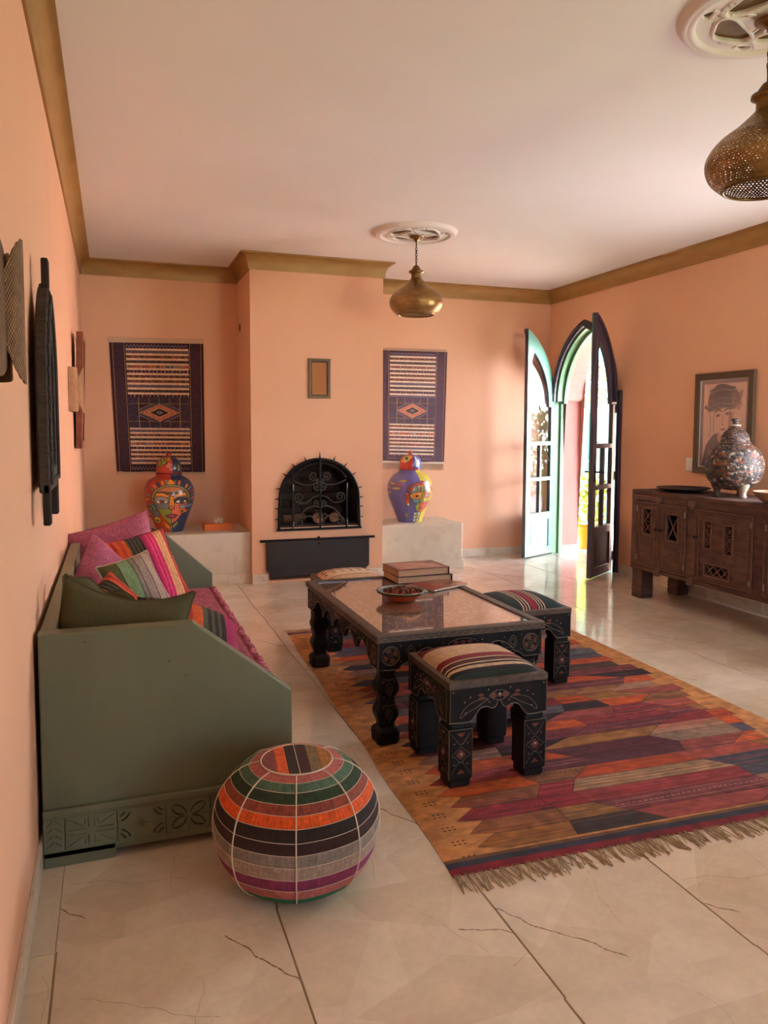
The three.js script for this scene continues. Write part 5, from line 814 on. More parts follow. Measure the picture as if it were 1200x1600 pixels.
      for (const [u, v, c, a] of [[-0.32, 0.30, yel, 0.3], [-0.14, 0.25, '#bba23c', 0], [-0.2, 0.32, '#a3313c', 0.2], [-0.24, 0.38, '#cdb04a', -0.1], [-0.1, 0.86, '#b48a5c', 1.5]]) { g.save(); g.translate(X(u), Y(v)); g.rotate(a); g.beginPath(); g.ellipse(0, 0, 56, 19, 0, 0, 7); g.fillStyle = c; g.fill(); g.strokeStyle = ink; g.lineWidth = 5; g.stroke(); g.restore(); }
      for (let i = 0; i < 4; i++) pg(['#c98a24', '#d2a83a', '#5f7f8a', '#b98c30'][i], [[-0.45, 0.36 + i * 0.085], [-0.36, 0.35 + i * 0.085], [-0.35, 0.39 + i * 0.085], [-0.44, 0.40 + i * 0.085]], 5);
      el('#7a4a4a', 0.16, 0.44, 0.235, 0.19, 6, Math.PI, 0); el('#a33a2c', 0.16, 0.44, 0.21, 0.165, 5, Math.PI, 0); el('#c9963a', 0.16, 0.44, 0.17, 0.12, 5, Math.PI, 0);
      pg(teal, [[-0.02, 0.42], [0.12, 0.40], [0.12, 0.66], [0.03, 0.62], [-0.03, 0.52]]); pg('#8fa03c', [[0.06, 0.68], [0.16, 0.60], [0.16, 0.80], [0.09, 0.77]]); pg(sal, [[0.14, 0.62], [0.36, 0.60], [0.34, 0.70], [0.2, 0.81], [0.14, 0.80]]); pg('#cf5a74', [[0.2, 0.63], [0.33, 0.615], [0.32, 0.67], [0.23, 0.69]], 0);
      for (let i = 0; i < 5; i++) pg(['#4f6a34', '#7a3a24', '#8a8a3c', '#54503c', '#a8763c'][i], [[0.03 + i * 0.05, 0.345], [0.08 + i * 0.05, 0.345], [0.075 + i * 0.05, 0.44], [0.04 + i * 0.05, 0.43]], 4);
      g.beginPath(); g.ellipse(X(0.06), Y(0.50), 72, 58, 0, 0, 7); g.fillStyle = org; g.fill(); g.strokeStyle = ink; g.lineWidth = 7; g.stroke(); g.beginPath(); g.ellipse(X(0.26), Y(0.495), 66, 56, 0, 0, 7); g.fillStyle = sal; g.fill(); g.stroke();
      pg(org, [[0.06, 0.445], [0.17, 0.445], [0.17, 0.50], [0.06, 0.50]], 0); eye(0.065, 0.505, 0.62, '#6a2a20'); eye(0.265, 0.50, 0.62, '#2c4a6a');
      pg('#a59a3c', [[0.145, 0.44], [0.185, 0.44], [0.19, 0.60], [0.17, 0.64], [0.14, 0.60]]); ln([[0.165, 0.46], [0.165, 0.60]], 4); ln([[-0.02, 0.655], [0.13, 0.60]], 13, '#54443c'); ln([[0.2, 0.59], [0.36, 0.58]], 9, '#5c6a74');
      pg('#b5624e', [[0.11, 0.735], [0.16, 0.715], [0.22, 0.72], [0.17, 0.755]], 5);
      pg('#cf5a2c', [[-0.1, 0.47], [-0.05, 0.44], [-0.04, 0.60], [-0.03, 0.66], [-0.08, 0.68], [-0.1, 0.6]]); el('#e0d4c0', -0.055, 0.655, 0.026, 0.026); for (let i = 0; i < 3; i++) el('#6a2a1c', -0.075, 0.50 + i * 0.035, 0.014, 0.012, 3);
      for (let i = 0; i < 3; i++) for (const s of [-1, 1]) el('#cfd0cc', 0.125 + s * 0.042, 0.83 + i * 0.06, 0.042, 0.03, 9); pg('#b5a83a', [[0.11, 0.79], [0.14, 0.79], [0.14, 1], [0.11, 1]], 4);
      for (let i = 0; i < 26; i++) { g.fillStyle = ['#7fa0a4', '#c9c4b4', '#6f8a4a'][i % 3]; g.beginPath(); g.ellipse(X(0.42 + rr(-0.04, 0.05)), Y(0.42 + i * 0.018), 9, 7, 0, 0, 7); g.fill(); } ln([[0.1, 0.16], [0.14, 0.2], [0.2, 0.18], [0.24, 0.24], [0.34, 0.26]], 8, '#8fa06a');
    }
    seed = s0;
  });
}
function lidTex(k) {
  return cv(768, 256, (g, W, H) => {
    g.fillStyle = k ? '#a3281e' : '#ae3016'; g.fillRect(0, 0, W, H); g.fillStyle = k ? '#3c4a86' : '#2c3344'; g.fillRect(W * 0.54, 0, W * 0.3, H); g.strokeStyle = '#16120f'; g.lineWidth = 4; g.strokeRect(W * 0.54, -5, W * 0.3, H + 10);
    const poly = (c, p) => { g.beginPath(); p.forEach(([x, y], i) => (i ? g.lineTo(x * W, y * H) : g.moveTo(x * W, y * H))); g.closePath(); g.fillStyle = c; g.fill(); g.stroke(); };
    if (k) { poly('#d38a1e', [[0.33, 0.62], [0.36, 0.2], [0.46, 0.12], [0.54, 0.3], [0.46, 0.62], [0.4, 0.7]]); g.beginPath(); g.ellipse(W * 0.42, H * 0.42, 44, 48, 0, 0, 7); g.fillStyle = '#c9c06a'; g.fill(); g.stroke(); g.beginPath(); g.ellipse(W * 0.42, H * 0.42, 24, 27, 0, 0, 7); g.fillStyle = '#4f6f7c'; g.fill(); g.stroke(); g.fillStyle = '#15110f'; g.beginPath(); g.arc(W * 0.42, H * 0.42, 11, 0, 7); g.fill(); g.fillStyle = '#d8d4c4'; g.fillRect(W * 0.57, H * 0.3, 30, H * 0.6); }
    else { poly('#7f8a2c', [[0.3, 0.7], [0.34, 0.2], [0.44, 0.14], [0.46, 0.5], [0.38, 0.66]]); for (let i = 0; i < 9; i++) { g.fillStyle = i % 2 ? '#2c4034' : '#b8a83c'; g.beginPath(); g.arc(W * (0.35 + 0.03 * (i % 3)), H * (0.25 + 0.12 * Math.floor(i / 3)), 12, 0, 7); g.fill(); } poly('#d38a1e', [[0.44, 0.12], [0.54, 0.1], [0.47, 0.5]]); poly('#c9694a', [[0.44, 0.72], [0.48, 0.45], [0.54, 0.62], [0.5, 0.75]]); g.beginPath(); g.moveTo(W * 0.4, H * 0.72); g.lineTo(W * 0.54, H * 0.2); g.moveTo(W * 0.44, H * 0.5); g.lineTo(W * 0.54, H * 0.72); g.stroke(); poly('#a8963c', [[0.6, 0.9], [0.63, 0.5], [0.66, 0.9]]); }
  });
}
const arcLathe = (pts, n = 56, seg = 64) => lathe(new THREE.SplineCurve(pts.map((p) => V2(...p))).getSpacedPoints(n).map((p) => [p.x, p.y]), seg);
function vase(k, label, pos, turn) {
  const o = thing('lidded_vase', label, 'vase', pos, turn), gl = (t) => phys({ map: t, roughness: 0.3, clearcoat: 0.3, clearcoatRoughness: 0.12, bumpMap: plasterBump, bumpScale: 0.0012 });
  const prof = k ? [[0.122, 0], [0.128, 0.02], [0.178, 0.14], [0.222, 0.25], [0.238, 0.34], [0.226, 0.42], [0.185, 0.485], [0.13, 0.52], [0.112, 0.55]] : [[0.12, 0], [0.127, 0.02], [0.172, 0.14], [0.215, 0.25], [0.23, 0.34], [0.219, 0.42], [0.178, 0.485], [0.125, 0.515], [0.11, 0.545]];
  mesh('vase_body', arcLathe(prof), gl(faceTex(k)), o); mesh('base', new THREE.CylinderGeometry(0.119, 0.119, 0.006, 40).translate(0, 0.003, 0), std({ color: 0x3a2c24, roughness: 0.8 }), o);
  const y = k ? 0.545 : 0.535; mesh('neck_ring', lathe([[0.105, y], [0.117, y + 0.002], [0.12, y + 0.01], [0.115, y + 0.016], [0.104, y + 0.018]], 48), std({ color: k ? 0x8a2a22 : 0x7a1f14, roughness: 0.25 }), o);
  const lid = mesh('lid', arcLathe([[0.112, y + 0.014], [0.116, y + 0.05], [0.108, y + 0.1], [0.086, y + 0.137], [0.05, y + 0.156], [0.026, y + 0.162]], 24), gl(lidTex(k)), o);
  mesh('knob', lathe([[0.024, y + 0.158], [0.016, y + 0.166], [0.02, y + 0.176], [0.026, y + 0.188], [0.018, y + 0.199], [0.001, y + 0.203]], 24), std({ color: k ? 0x9c2f28 : 0x8a2a14, roughness: 0.25 }), lid); return o;
}
vase(0, 'red and blue painted lidded vase with a large cubist face, in the left niche', [0.492, 0.48, -7.47], Math.PI + 0.02);
vase(1, 'violet and yellow painted lidded vase with a masked face, in the right niche', [2.945, 0.472, -7.53], Math.PI - 0.28);
solo('cable', 'thin black cable looping out behind the red and blue vase', 'cable', tube([[0.33, 0.60, -7.6], [0.24, 0.64, -7.6], [0.2, 0.58, -7.58], [0.24, 0.5, -7.58], [0.36, 0.485, -7.6]], 0.004, 30), std({ color: 0x15100e, roughness: 0.6 }));
{
  const tb = thing('tissue_box', 'orange carved tissue box with a white tissue standing on the left bench', 'tissue box', [0.925, 0.48, -7.4], 0.04), or = std({ map: px(128, 128, (u, v) => mix([192, 92, 16], [220, 116, 30], fbm(u, v, 12, 3)), 0.2, 0.2), roughness: 0.5 });
  mesh('box_body', bx(0.262, 0.062, 0.13, 0, 0.031, 0, 0.004), or, tb); for (let i = 0; i < 5; i++) mesh('carved_line', bx(0.264, 0.004, 0.132, 0, 0.01 + i * 0.011, 0, 0.001), or, tb);
  mesh('tissue', pillow(0.085, 0.05, 0.05, (x, y, z, u, v) => [x + 0.008 * Math.sin(v * 5), y + 0.012 * Math.sin(u * 6 + 1) * (v + 1), z + 0.012 * Math.sin(u * 7)], 12).translate(0.01, 0.082, 0), std({ color: 0xe9d9cc, roughness: 0.9 }), tb);
}
// ---------------------------------------------------------------- fireplace ironwork
{
  const cx = 1.842, z = czF + 0.03, fg = thing('fireplace_grate', 'arched black wrought iron fire screen with scrolls and outward spikes on the chimney', 'fire screen', [cx, 0.49, z]);
  const Y = (y) => y - 0.49, bar = (pts, w = 0.009, seg = 0) => tube(pts.map(([x, y]) => [x, Y(y), 0]), w, seg || pts.length * 4, 6);
  const outer = [], inner = []; for (let i = 0; i <= 24; i++) { const t = Math.PI * i / 24; outer.push([0.385 * Math.cos(t), 0.79 + 0.368 * Math.sin(t)]); inner.push([0.30 * Math.cos(t), 0.835 + 0.285 * Math.sin(t)]); }
  mesh('outer_arch', merge([bar([[0.395, 0.5], [0.392, 0.65], ...outer, [-0.392, 0.65], [-0.395, 0.5]], 0.014, 80), bx(0.83, 0.022, 0.022, 0, Y(0.498), 0, 0.003)]), M.iron, fg);
  mesh('inner_frame', merge([bx(0.018, 0.42, 0.016, -0.262, Y(0.71), 0.006, 0.003), bx(0.018, 0.42, 0.016, 0.262, Y(0.71), 0.006, 0.003), bar(inner.filter(([x]) => Math.abs(x) < 0.265), 0.011, 50)]), M.iron, fg);
  mesh('centre_bar', bx(0.016, 0.66, 0.014, 0, Y(0.835), 0.008, 0.003), M.iron, fg);
  const spir = (x, y, r, a0, dir, turns = 1.6) => { const o = []; for (let i = 0; i <= 26; i++) { const q = i / 26, a = a0 + dir * q * turns * 6.283, R = r * (1 - 0.82 * q); o.push([x + R * Math.cos(a), y + R * Math.sin(a)]); } return o; };
  for (const s of [-1, 1]) {
    const m = (l) => l.map(([x, y]) => [s * x, y]);
    const sc = [[...[[0.006, 0.93], [0.03, 0.955]], ...spir(0.065, 1.0, 0.045, -2.6, 1)], [[0.006, 0.875], [0.03, 0.86], ...spir(0.034, 0.905, 0.032, -1.2, 1, 1.3)], [[0.255, 0.96], [0.18, 0.925], [0.1, 0.915], [0.04, 0.93], [0.006, 0.97]], [[0.006, 0.815], [0.06, 0.80], [0.14, 0.745], [0.2, 0.75], ...spir(0.2, 0.80, 0.05, -1.5, 1)], [[0.006, 0.76], [0.03, 0.76], ...spir(0.034, 0.735, 0.03, 1.5, -1, 1.3)], [[0.006, 0.70], [0.05, 0.715], [0.13, 0.69], [0.2, 0.62], [0.24, 0.56]], [[0.006, 0.53], [0.09, 0.62], [0.16, 0.61], ...spir(0.2, 0.565, 0.048, 2.2, -1, 1.5)], [[0.006, 0.665], [0.02, 0.64], ...spir(0.045, 0.625, 0.034, 2.8, 1, 1.2)]];
    for (const l of sc) mesh('scroll', bar(m(l), 0.0062), M.wrought, fg);
  }
  const tip = (x, y, a, L) => { const c = Math.cos(a), s = Math.sin(a); return ext([[x - s * 0.011, Y(y) + c * 0.011], [x + s * 0.011, Y(y) - c * 0.011], [x + c * L, Y(y) + s * L]], 0.012, { bevel: 0.002 }).translate(0, 0, -0.006); };
  for (const a of [14, 35, 52, 70, 90, 110, 128, 145, 166]) { const t = a * Math.PI / 180; mesh('spike', tip(0.375 * Math.cos(t), 0.79 + 0.358 * Math.sin(t), t, a === 90 ? 0.085 : 0.066), M.iron, fg); }
  for (const s of [-1, 1]) for (const y of [0.79, 0.70, 0.60]) mesh('spike', tip(s * 0.385, y, s > 0 ? 0 : Math.PI, 0.055), M.iron, fg);
  for (const [x, y] of [[-0.262, 0.9], [0.262, 0.9], [-0.262, 0.54], [0.262, 0.56]]) mesh('hinge', rod([x, Y(y) - 0.03, 0.016], [x, Y(y) + 0.03, 0.016], 0.008), M.steel, fg);
  const logM = std({ map: px(128, 128, (u, v) => mix([88, 58, 42], [132, 92, 66], fbm(u, v, 12, 4)), 0.2, 0.2), roughness: 0.95 });
  [['split log with a pale round cut end lying inside the fireplace', 1.87, 0.59, -7.27, 0.052, 1.4], ['log leaning to the right inside the fireplace', 2.06, 0.585, -7.3, 0.048, 1.2], ['grey thin log across the left of the fireplace', 1.64, 0.58, -7.3, 0.042, 0.3]].forEach(([lb, x, y, zz, r, a]) => { const o = thing('fire_log', lb, 'log', [x, 0.533, zz], a); mesh('bark', new THREE.CylinderGeometry(r, r * 1.05, 0.24, 10).rotateZ(Math.PI / 2).translate(0, r * 1.04, 0), logM, o); mesh('cut_end', new THREE.CylinderGeometry(r * 0.93, r * 0.93, 0.246, 10).rotateZ(Math.PI / 2).translate(0, r * 1.04, 0), std({ color: 0x9a6e50, roughness: 0.9 }), o); });
  const fl = thing('fireplace_flap', 'flat black iron flap on a rod covering the opening below the fire screen', 'fire door', [1.83, 0.055, czF + 0.022]);
  mesh('plate', ext([[-0.475, 0], [0.475, 0], [0.475, 0.045], [0.505, 0.07], [0.505, 0.352], [-0.505, 0.352], [-0.505, 0.07], [-0.475, 0.045]], 0.012, { bevel: 0.003 }), M.ironPlate, fl);
  mesh('fold_line', bx(0.99, 0.006, 0.004, 0, 0.085, 0.013, 0.001), M.ironPlate, fl); mesh('rod', rod([-0.56, 0.345, 0.006], [0.56, 0.345, 0.006], 0.0115), M.iron, fl); mesh('knob', merge([ball(0.011, 0, 0.302, 0.018, 8), ball(0.014, 0, 0.357, 0.006, 8)]), M.iron, fl);
}
// ---------------------------------------------------------------- small mirror on the chimney
const frameGold = std({ map: px(128, 128, (u, v) => mix([84, 66, 40], [124, 100, 62], fbm(u, v, 16, 3)), 0.08, 0.08), metalness: 0.3, roughness: 0.5 });
function frame4(w, h, t, d, prof = 0.004) { const o = [[-w / 2, -h / 2], [w / 2, -h / 2], [w / 2, h / 2], [-w / 2, h / 2]], i = [[-w / 2 + t, -h / 2 + t], [-w / 2 + t, h / 2 - t], [w / 2 - t, h / 2 - t], [w / 2 - t, -h / 2 + t]]; return ext(o, d, { holes: [i], bevel: prof, bs: 2 }); }
{
  const m = thing('wall_mirror', 'small rectangular mirror in a dull gold frame on the chimney breast', 'mirror', [1.844, 1.914, czF + 0.001]);
  mesh('frame', frame4(0.215, 0.372, 0.026, 0.02), frameGold, m); mesh('inner_frame', frame4(0.167, 0.324, 0.012, 0.012, 0.002), std({ color: 0x3a2c1c, roughness: 0.6 }), m, [0, 0, 0.002]); mesh('glass', bx(0.147, 0.304, 0.004, 0, 0, 0.006, 0), std({ color: 0xd8d0c6, metalness: 1, roughness: 0.03 }), m, [0, 0, 0], [0, 0, 0]);
}
// ---------------------------------------------------------------- left wall: brass sconces, arched mirror, hung frame
const brassDark = (k) => std({ map: px(512, 512, (u, v) => { const w = Math.sin(u * 6.283 * 26 + 2.4 * fbm(u, v, 12, 2)) * Math.sin(v * 6.283 * 26) * 0.5 + 0.5; return mix([78, 56, 36], [180, 142, 96], cl(0.1 + 0.7 * w * fbm(u, v, 30, 3))); }, 0.3, 0.3), metalness: 0.75, roughness: 0.42, bumpMap: px(512, 512, (u, v) => { return 128 + 100 * Math.sin(u * 6.283 * 26 + 2.4 * fbm(u, v, 12, 2)) * Math.sin(v * 6.283 * 26); }, 0.3, 0.3, false), bumpScale: 0.002, side: THREE.DoubleSide });
const brassS = brassDark(0);
// sheet bent along a plan curve; top and bottom edges given by e(s)
function sheet(plan, e, t = 0.0016, n = 22, m = 10) {
  const c = new THREE.CatmullRomCurve3(plan.map(([x, z]) => V3(x, 0, z))), pos = [], uv = [], idx = [];
  for (const k of [1, -1]) for (let j = 0; j <= m; j++) for (let i = 0; i <= n; i++) { const s = i / n, p = c.getPoint(s), d = c.getTangent(s), [lo, hi] = e(s); pos.push(p.x + d.z * t * k, lo + (hi - lo) * j / m, p.z - d.x * t * k); uv.push(s * 0.25, (lo + (hi - lo) * j / m)); }
  const N = (n + 1) * (m + 1); for (let k = 0; k < 2; k++) for (let j = 0; j < m; j++) for (let i = 0; i < n; i++) { const a = k * N + j * (n + 1) + i, b = a + 1, q = a + n + 1, d = q + 1; k ? idx.push(a, b, d, a, d, q) : idx.push(a, d, b, a, q, d); }
  for (let i = 0; i < n; i++) for (const j of [0, m]) { const a = j * (n + 1) + i, b = a + 1; idx.push(a, b, b + N, a, b + N, a + N); }
  const g = new THREE.BufferGeometry(); g.setAttribute('position', new THREE.Float32BufferAttribute(pos, 3)); g.setAttribute('uv', new THREE.Float32BufferAttribute(uv, 2)); g.setIndex(idx); return toCreasedNormals(g, 0.7);
}
function sconce(label, z) {
  const o = thing('wall_sconce', label, 'wall lamp', [xL, 1.69, z]);
  const H = 0.14, side = (s) => sheet([[0.002, s * 0.15], [0.03, s * 0.135], [0.05, s * 0.09], [0.058, s * 0.03]], (q) => { const r = 0.06, k = q > 0.6 ? (q - 0.6) / 0.4 : 0; const d = r * (1 - Math.sqrt(1 - k * k * 0.98)); return [-H + d, H - d]; });
  mesh('shade_wing', side(1), brassS, o); mesh('shade_wing', side(-1), brassS, o);
  mesh('front_leaf', sheet([[0.05, 0.05], [0.075, 0.035], [0.088, 0.0], [0.075, -0.035], [0.05, -0.05]], (q) => { const h = 0.15 * Math.pow(Math.sin(Math.PI * (0.04 + 0.92 * q)), 0.6); return [-h - 0.002 * Math.cos(q * 60), h + 0.002 * Math.cos(q * 60)]; }), brassS, o);
  mesh('back_plate', bx(0.006, 0.16, 0.1, 0.003, 0, 0, 0.002), brassS, o); mesh('bulb_holder', rod([0.006, -0.03, 0], [0.03, -0.01, 0], 0.013), M.iron, o);
}
sconce('dark hammered brass wall sconce at the left edge, nearest the viewer', -1.80);
sconce('pierced brass wall sconce farther along, in front of the hung frame', -5.42);
const darkWood = std({ map: px(256, 512, (u, v) => mix([34, 26, 20], [64, 50, 38], fbm(u, v * 0.3, 20, 4)), 0.3, 0.6), roughness: 0.75, bumpMap: px(256, 256, (u, v) => 255 * fbm(u, v * 0.4, 30, 4), 0.2, 0.2, false), bumpScale: 0.004 });
{
  const o = thing('arched_mirror', 'dark carved wooden mirror with pointed arch, top knob and two legs on the wall', 'mirror', [xL, 1.14, -3.0], Math.PI / 2);
  const arch = (a, ys, ap, dx = 0) => { const r = ogive(a, ys, ap, 10); return [...r, ...r.slice(0, -1).reverse().map(([x, y]) => [-x, y])]; };
  const out = [[-0.215, 0.09], [0.215, 0.09], ...arch(0.215, 0.46, 0.815)], inn = [[-0.14, 0.17], [0.14, 0.17], ...arch(0.14, 0.46, 0.70)].reverse();
  mesh('frame', ext(out, 0.034, { holes: [inn], bevel: 0.004 }), darkWood, o, [0, 0, 0.024]);
  const o2 = [[-0.185, 0.115], [0.185, 0.115], ...arch(0.185, 0.46, 0.775)], i2 = [[-0.165, 0.135], [0.165, 0.135], ...arch(0.165, 0.46, 0.745)].reverse();
  mesh('carved_moulding', ext(o2, 0.012, { holes: [i2], bevel: 0.004 }), darkWood, o, [0, 0, 0.056]);
  for (let i = 0; i < 26; i++) { const t = i / 25, q = arch(0.2, 0.46, 0.795); const p = t < 0.3 ? [-0.2, 0.13 + t / 0.3 * 0.33] : t > 0.7 ? [0.2, 0.46 - (t - 0.7) / 0.3 * 0.33] : q[Math.round((1 - (t - 0.3) / 0.4) * (q.length - 1))]; mesh('carved_bead', ball(0.009, p[0], p[1], 0.06, 6, 1.3, 0.6), darkWood, o); }
  mesh('top_knob', bx(0.06, 0.1, 0.024, 0, 0.85, 0.046, 0.006), darkWood, o); for (const s of [-1, 1]) mesh('leg', bx(0.06, 0.14, 0.024, s * 0.185, 0.05, 0.046, 0.005), darkWood, o);
  mesh('glass', ext([[-0.15, 0.16], [0.15, 0.16], ...arch(0.15, 0.46, 0.715)], 0.004), std({ color: 0x7c7468, metalness: 1, roughness: 0.12 }), o, [0, 0, 0.036]); mesh('back_board', ext(out.map(([x, y]) => [x * 0.95, 0.11 + (y - 0.09) * 0.95]), 0.008), darkWood, o, [0, 0, 0.02]);
  for (const y of [0.2, 0.6]) mesh('wall_bracket', rod([0.12, y, 0.001], [0.12, y, 0.03], 0.008), M.iron, o);
}
{
  const o = thing('hung_frame', 'brown wooden picture frame tilted off the left wall behind the far sconce', 'picture frame', [xL, 1.30, -6.1], Math.PI / 2), wd = std({ map: px(128, 512, (u, v) => mix([96, 48, 24], [134, 70, 36], fbm(u, v * 0.2, 16, 4)), 0.1, 0.5), roughness: 0.5 });
  const tilt = new THREE.Group(); const fr = mesh('frame', frame4(0.5, 0.82, 0.05, 0.045), wd, o, [0, 0.41, 0.008], [0.03, 0, 0]); fr.position.z = 0.022;
  mesh('picture', bx(0.41, 0.73, 0.006, 0, 0, 0.01, 0), std({ map: px(128, 128, (u, v) => mix([130, 96, 66], [84, 60, 42], fbm(u, v, 5, 4))), roughness: 0.6 }), o, [0, 0.41, 0.022], [0.03, 0, 0]); mesh('hanging_wire', rod([0, 0.83, 0.003], [0, 0.75, 0.03], 0.0016, 5), M.steel, o);
}
// ---------------------------------------------------------------- carved sideboard along the right wall; local x runs towards the viewer, z into the room
const sbWood = std({ map: px(512, 512, (u, v) => { const n = fbm(u * 0.25, v, 24, 5), m = fbm(u, v, 5, 4); return mix(mix([52, 29, 21], [98, 60, 44], n), [104, 72, 56], sstep(0.55, 0.75, m) * 0.35); }, 0.6, 0.6), roughness: 0.72, bumpMap: px(512, 512, (u, v) => 255 * fbm(u * 0.3, v, 30, 4), 0.4, 0.4, false), bumpScale: 0.002 });
const sbLitWood = sbWood.clone(); sbLitWood.map = px(256, 256, (u, v) => { const n = fbm(u * 0.25, v, 24, 4); return mix([74, 45, 33], [124, 86, 66], n); }, 0.4, 0.4);  // paler copy of the wood: lit contrast of the carving put into colour
const sb = thing('sideboard', 'dark brown carved wooden sideboard with pierced doors standing against the right wall', 'sideboard', [4.505, 0, -4.505], -Math.PI / 2);
{
  const zf = 0.265, hx = 1.05, B = (w, h, d, x, y, z, b = 0.004) => uvm(bx(w, h, d, x, y, z, b), [x * 3.1, y * 1.7]);
  mesh('top_board', B(2 * hx, 0.036, 0.53, 0, 0.916, 0, 0.006), sbWood, sb);
  mesh('carcass', merge([B(2 * hx - 0.02, 0.03, 0.5, 0, 0.27, 0), B(2 * hx - 0.02, 0.62, 0.02, 0, 0.57, -0.24), B(0.03, 0.62, 0.46, -hx + 0.026, 0.57, 0), B(0.03, 0.62, 0.46, hx - 0.026, 0.57, 0)]), sbWood, sb);
  mesh('top_rail', B(2 * hx, 0.05, 0.03, 0, 0.873, zf - 0.015), sbWood, sb); mesh('bottom_rail', B(2 * hx, 0.035, 0.035, 0, 0.268, zf - 0.016, 0.008), sbWood, sb);
  for (const [x, w] of [[-hx + 0.035, 0.07], [-0.323, 0.09], [0.35, 0.09], [hx - 0.03, 0.06]]) mesh('stile', B(w, 0.57, 0.028, x, 0.566, zf - 0.016), sbWood, sb);
  for (const x of [-hx + 0.075, hx - 0.075]) for (const z of [0.19, -0.19]) mesh('leg', uvm(merge([bx(0.13, 0.26, 0.12, x, 0.13, z, 0.006), bx(0.136, 0.012, 0.126, x, 0.095, z, 0.004), bx(0.136, 0.012, 0.126, x, 0.07, z, 0.004), bx(0.138, 0.05, 0.128, x, 0.025, z, 0.016)])), sbWood, sb);
  // one door: slab with pierced openings, mouldings, rows of little pyramids, carved square
  const pyr = new THREE.ConeGeometry(0.011, 0.009, 4).rotateY(Math.PI / 4).rotateX(Math.PI / 2);
  function door(x0, x1, wins, carved, handleX, hingeX) {
    const w = x1 - x0, y0 = 0.288, y1 = 0.846, h = y1 - y0, d = new THREE.Group(); d.name = 'door'; d.position.set(x0, y0, zf - 0.012); sb.add(d);
    const holes = wins.map(([a, b, c, e]) => [[a, c], [a, e], [b, e], [b, c]]);
    mesh('door_slab', ext([[0.002, 0], [w - 0.002, 0], [w - 0.002, h], [0.002, h]], 0.022, { holes, bevel: 0.002 }), sbWood, d, [0, 0, -0.008]);
    const ring = (a, b, c, e, t, z, th = 0.007) => mesh('moulding', ext([[a, c], [b, c], [b, e], [a, e]], th, { holes: [[[a + t, c + t], [a + t, e - t], [b - t, e - t], [b - t, c + t]]], bevel: 0.002 }), sbLitWood, d, [0, 0, z]);
    ring(0.006, w - 0.006, 0.008, h - 0.006, 0.008, 0.013); ring(0.045, w - 0.045, 0.03, h - 0.05, 0.007, 0.013);
    for (const [a, b, c, e] of wins) {
      ring(a - 0.016, b + 0.016, c - 0.016, e + 0.016, 0.011, 0.013, 0.009);
      const horizontal = b - a > (e - c) * 1.5, W2 = b - a, H2 = e - c, n = Math.max(1, Math.round((horizontal ? W2 / H2 : H2 / W2) * (horizontal ? 1.0 : 0.9)));
      const g = []; for (let i = 0; i < n; i++) { const cx = horizontal ? a + W2 * (i + 0.5) / n : (a + b) / 2, cy = horizontal ? (c + e) / 2 : c + H2 * (i + 0.5) / n, ww = horizontal ? W2 / n : W2, hh = horizontal ? H2 : H2 / n; for (const s of [-1, 1]) g.push(rod([cx - ww / 2, cy - s * hh / 2, 0], [cx + ww / 2, cy + s * hh / 2, 0], 0.0065, 5)); g.push(ball(0.012, cx, cy, 0, 6, 1, 0.5)); if (!horizontal && i) g.push(rod([a, cy - hh / 2, 0], [b, cy - hh / 2, 0], 0.005, 5)); for (const s of [-1, 1]) g.push(ball(0.009, cx + (horizontal ? 0 : s * ww / 2), cy + (horizontal ? s * hh / 2 : 0), 0, 6, 1.2, 0.5)); }
      mesh('pierced_lattice', uvm(merge(g)), sbLitWood, d, [0, 0, 0.004]);
    }
    for (const [cx, cy, s] of carved) { ring(cx - s, cx + s, cy - s, cy + s, 0.006, 0.013, 0.005); mesh('carved_rosette', uvm(merge([0, 1, 2, 3].map((q) => new THREE.SphereGeometry(0.013, 7, 5).scale(1.2, 0.55, 0.4).rotateZ(q * Math.PI / 2 + Math.PI / 4).translate(cx + Math.cos(q * Math.PI / 2 + Math.PI / 4) * s * 0.5, cy + Math.sin(q * Math.PI / 2 + Math.PI / 4) * s * 0.5, 0.014)).concat([ball(0.008, cx, cy, 0.014, 6, 1, 0.5)]))), sbLitWood, d); }
    for (let x = 0.03; x < w - 0.02; x += 0.026) mesh('pyramid', pyr, sbLitWood, d, [x, h - 0.03, 0.017]);
    for (let y = 0.06; y < h - 0.06; y += 0.03) for (const x of [0.028, w - 0.028]) mesh('pyramid', pyr, sbLitWood, d, [x, y, 0.017]);
    if (handleX !== null) mesh('latch', merge([rod([handleX, 0.335, 0.014], [handleX, 0.335, 0.035], 0.006, 6), ball(0.01, handleX, 0.335, 0.036, 6), rod([handleX - 0.03, 0.333, 0.02], [handleX + 0.03, 0.337, 0.02], 0.004, 5)]), M.iron, d);
    for (const y of [0.07, h - 0.07]) mesh('hinge_plate', bx(0.018, 0.045, 0.005, hingeX, y, 0.018, 0.001), std({ color: 0x7d6f60, metalness: 0.5, roughness: 0.5 }), d);
    return d;
  }
  door(-0.98, -0.688, [[0.10, 0.19, 0.29, 0.49]], [[0.147, 0.13, 0.036]], 0.27, 0.016);
  door(-0.684, -0.368, [[0.095, 0.215, 0.27, 0.47]], [[0.158, 0.13, 0.045]], 0.03, 0.3);
  door(-0.278, 0.305, [[0.115, 0.17, 0.27, 0.46], [0.32, 0.385, 0.25, 0.45], [0.126, 0.36, 0.064, 0.137]], [], 0.02, 0.56);
  door(0.395, 0.70, [[0.11, 0.2, 0.26, 0.44]], [[0.153, 0.13, 0.04]], 0.28, 0.02); door(0.704, 0.99, [[0.1, 0.19, 0.26, 0.44]], [[0.145, 0.13, 0.04]], 0.02, 0.27);
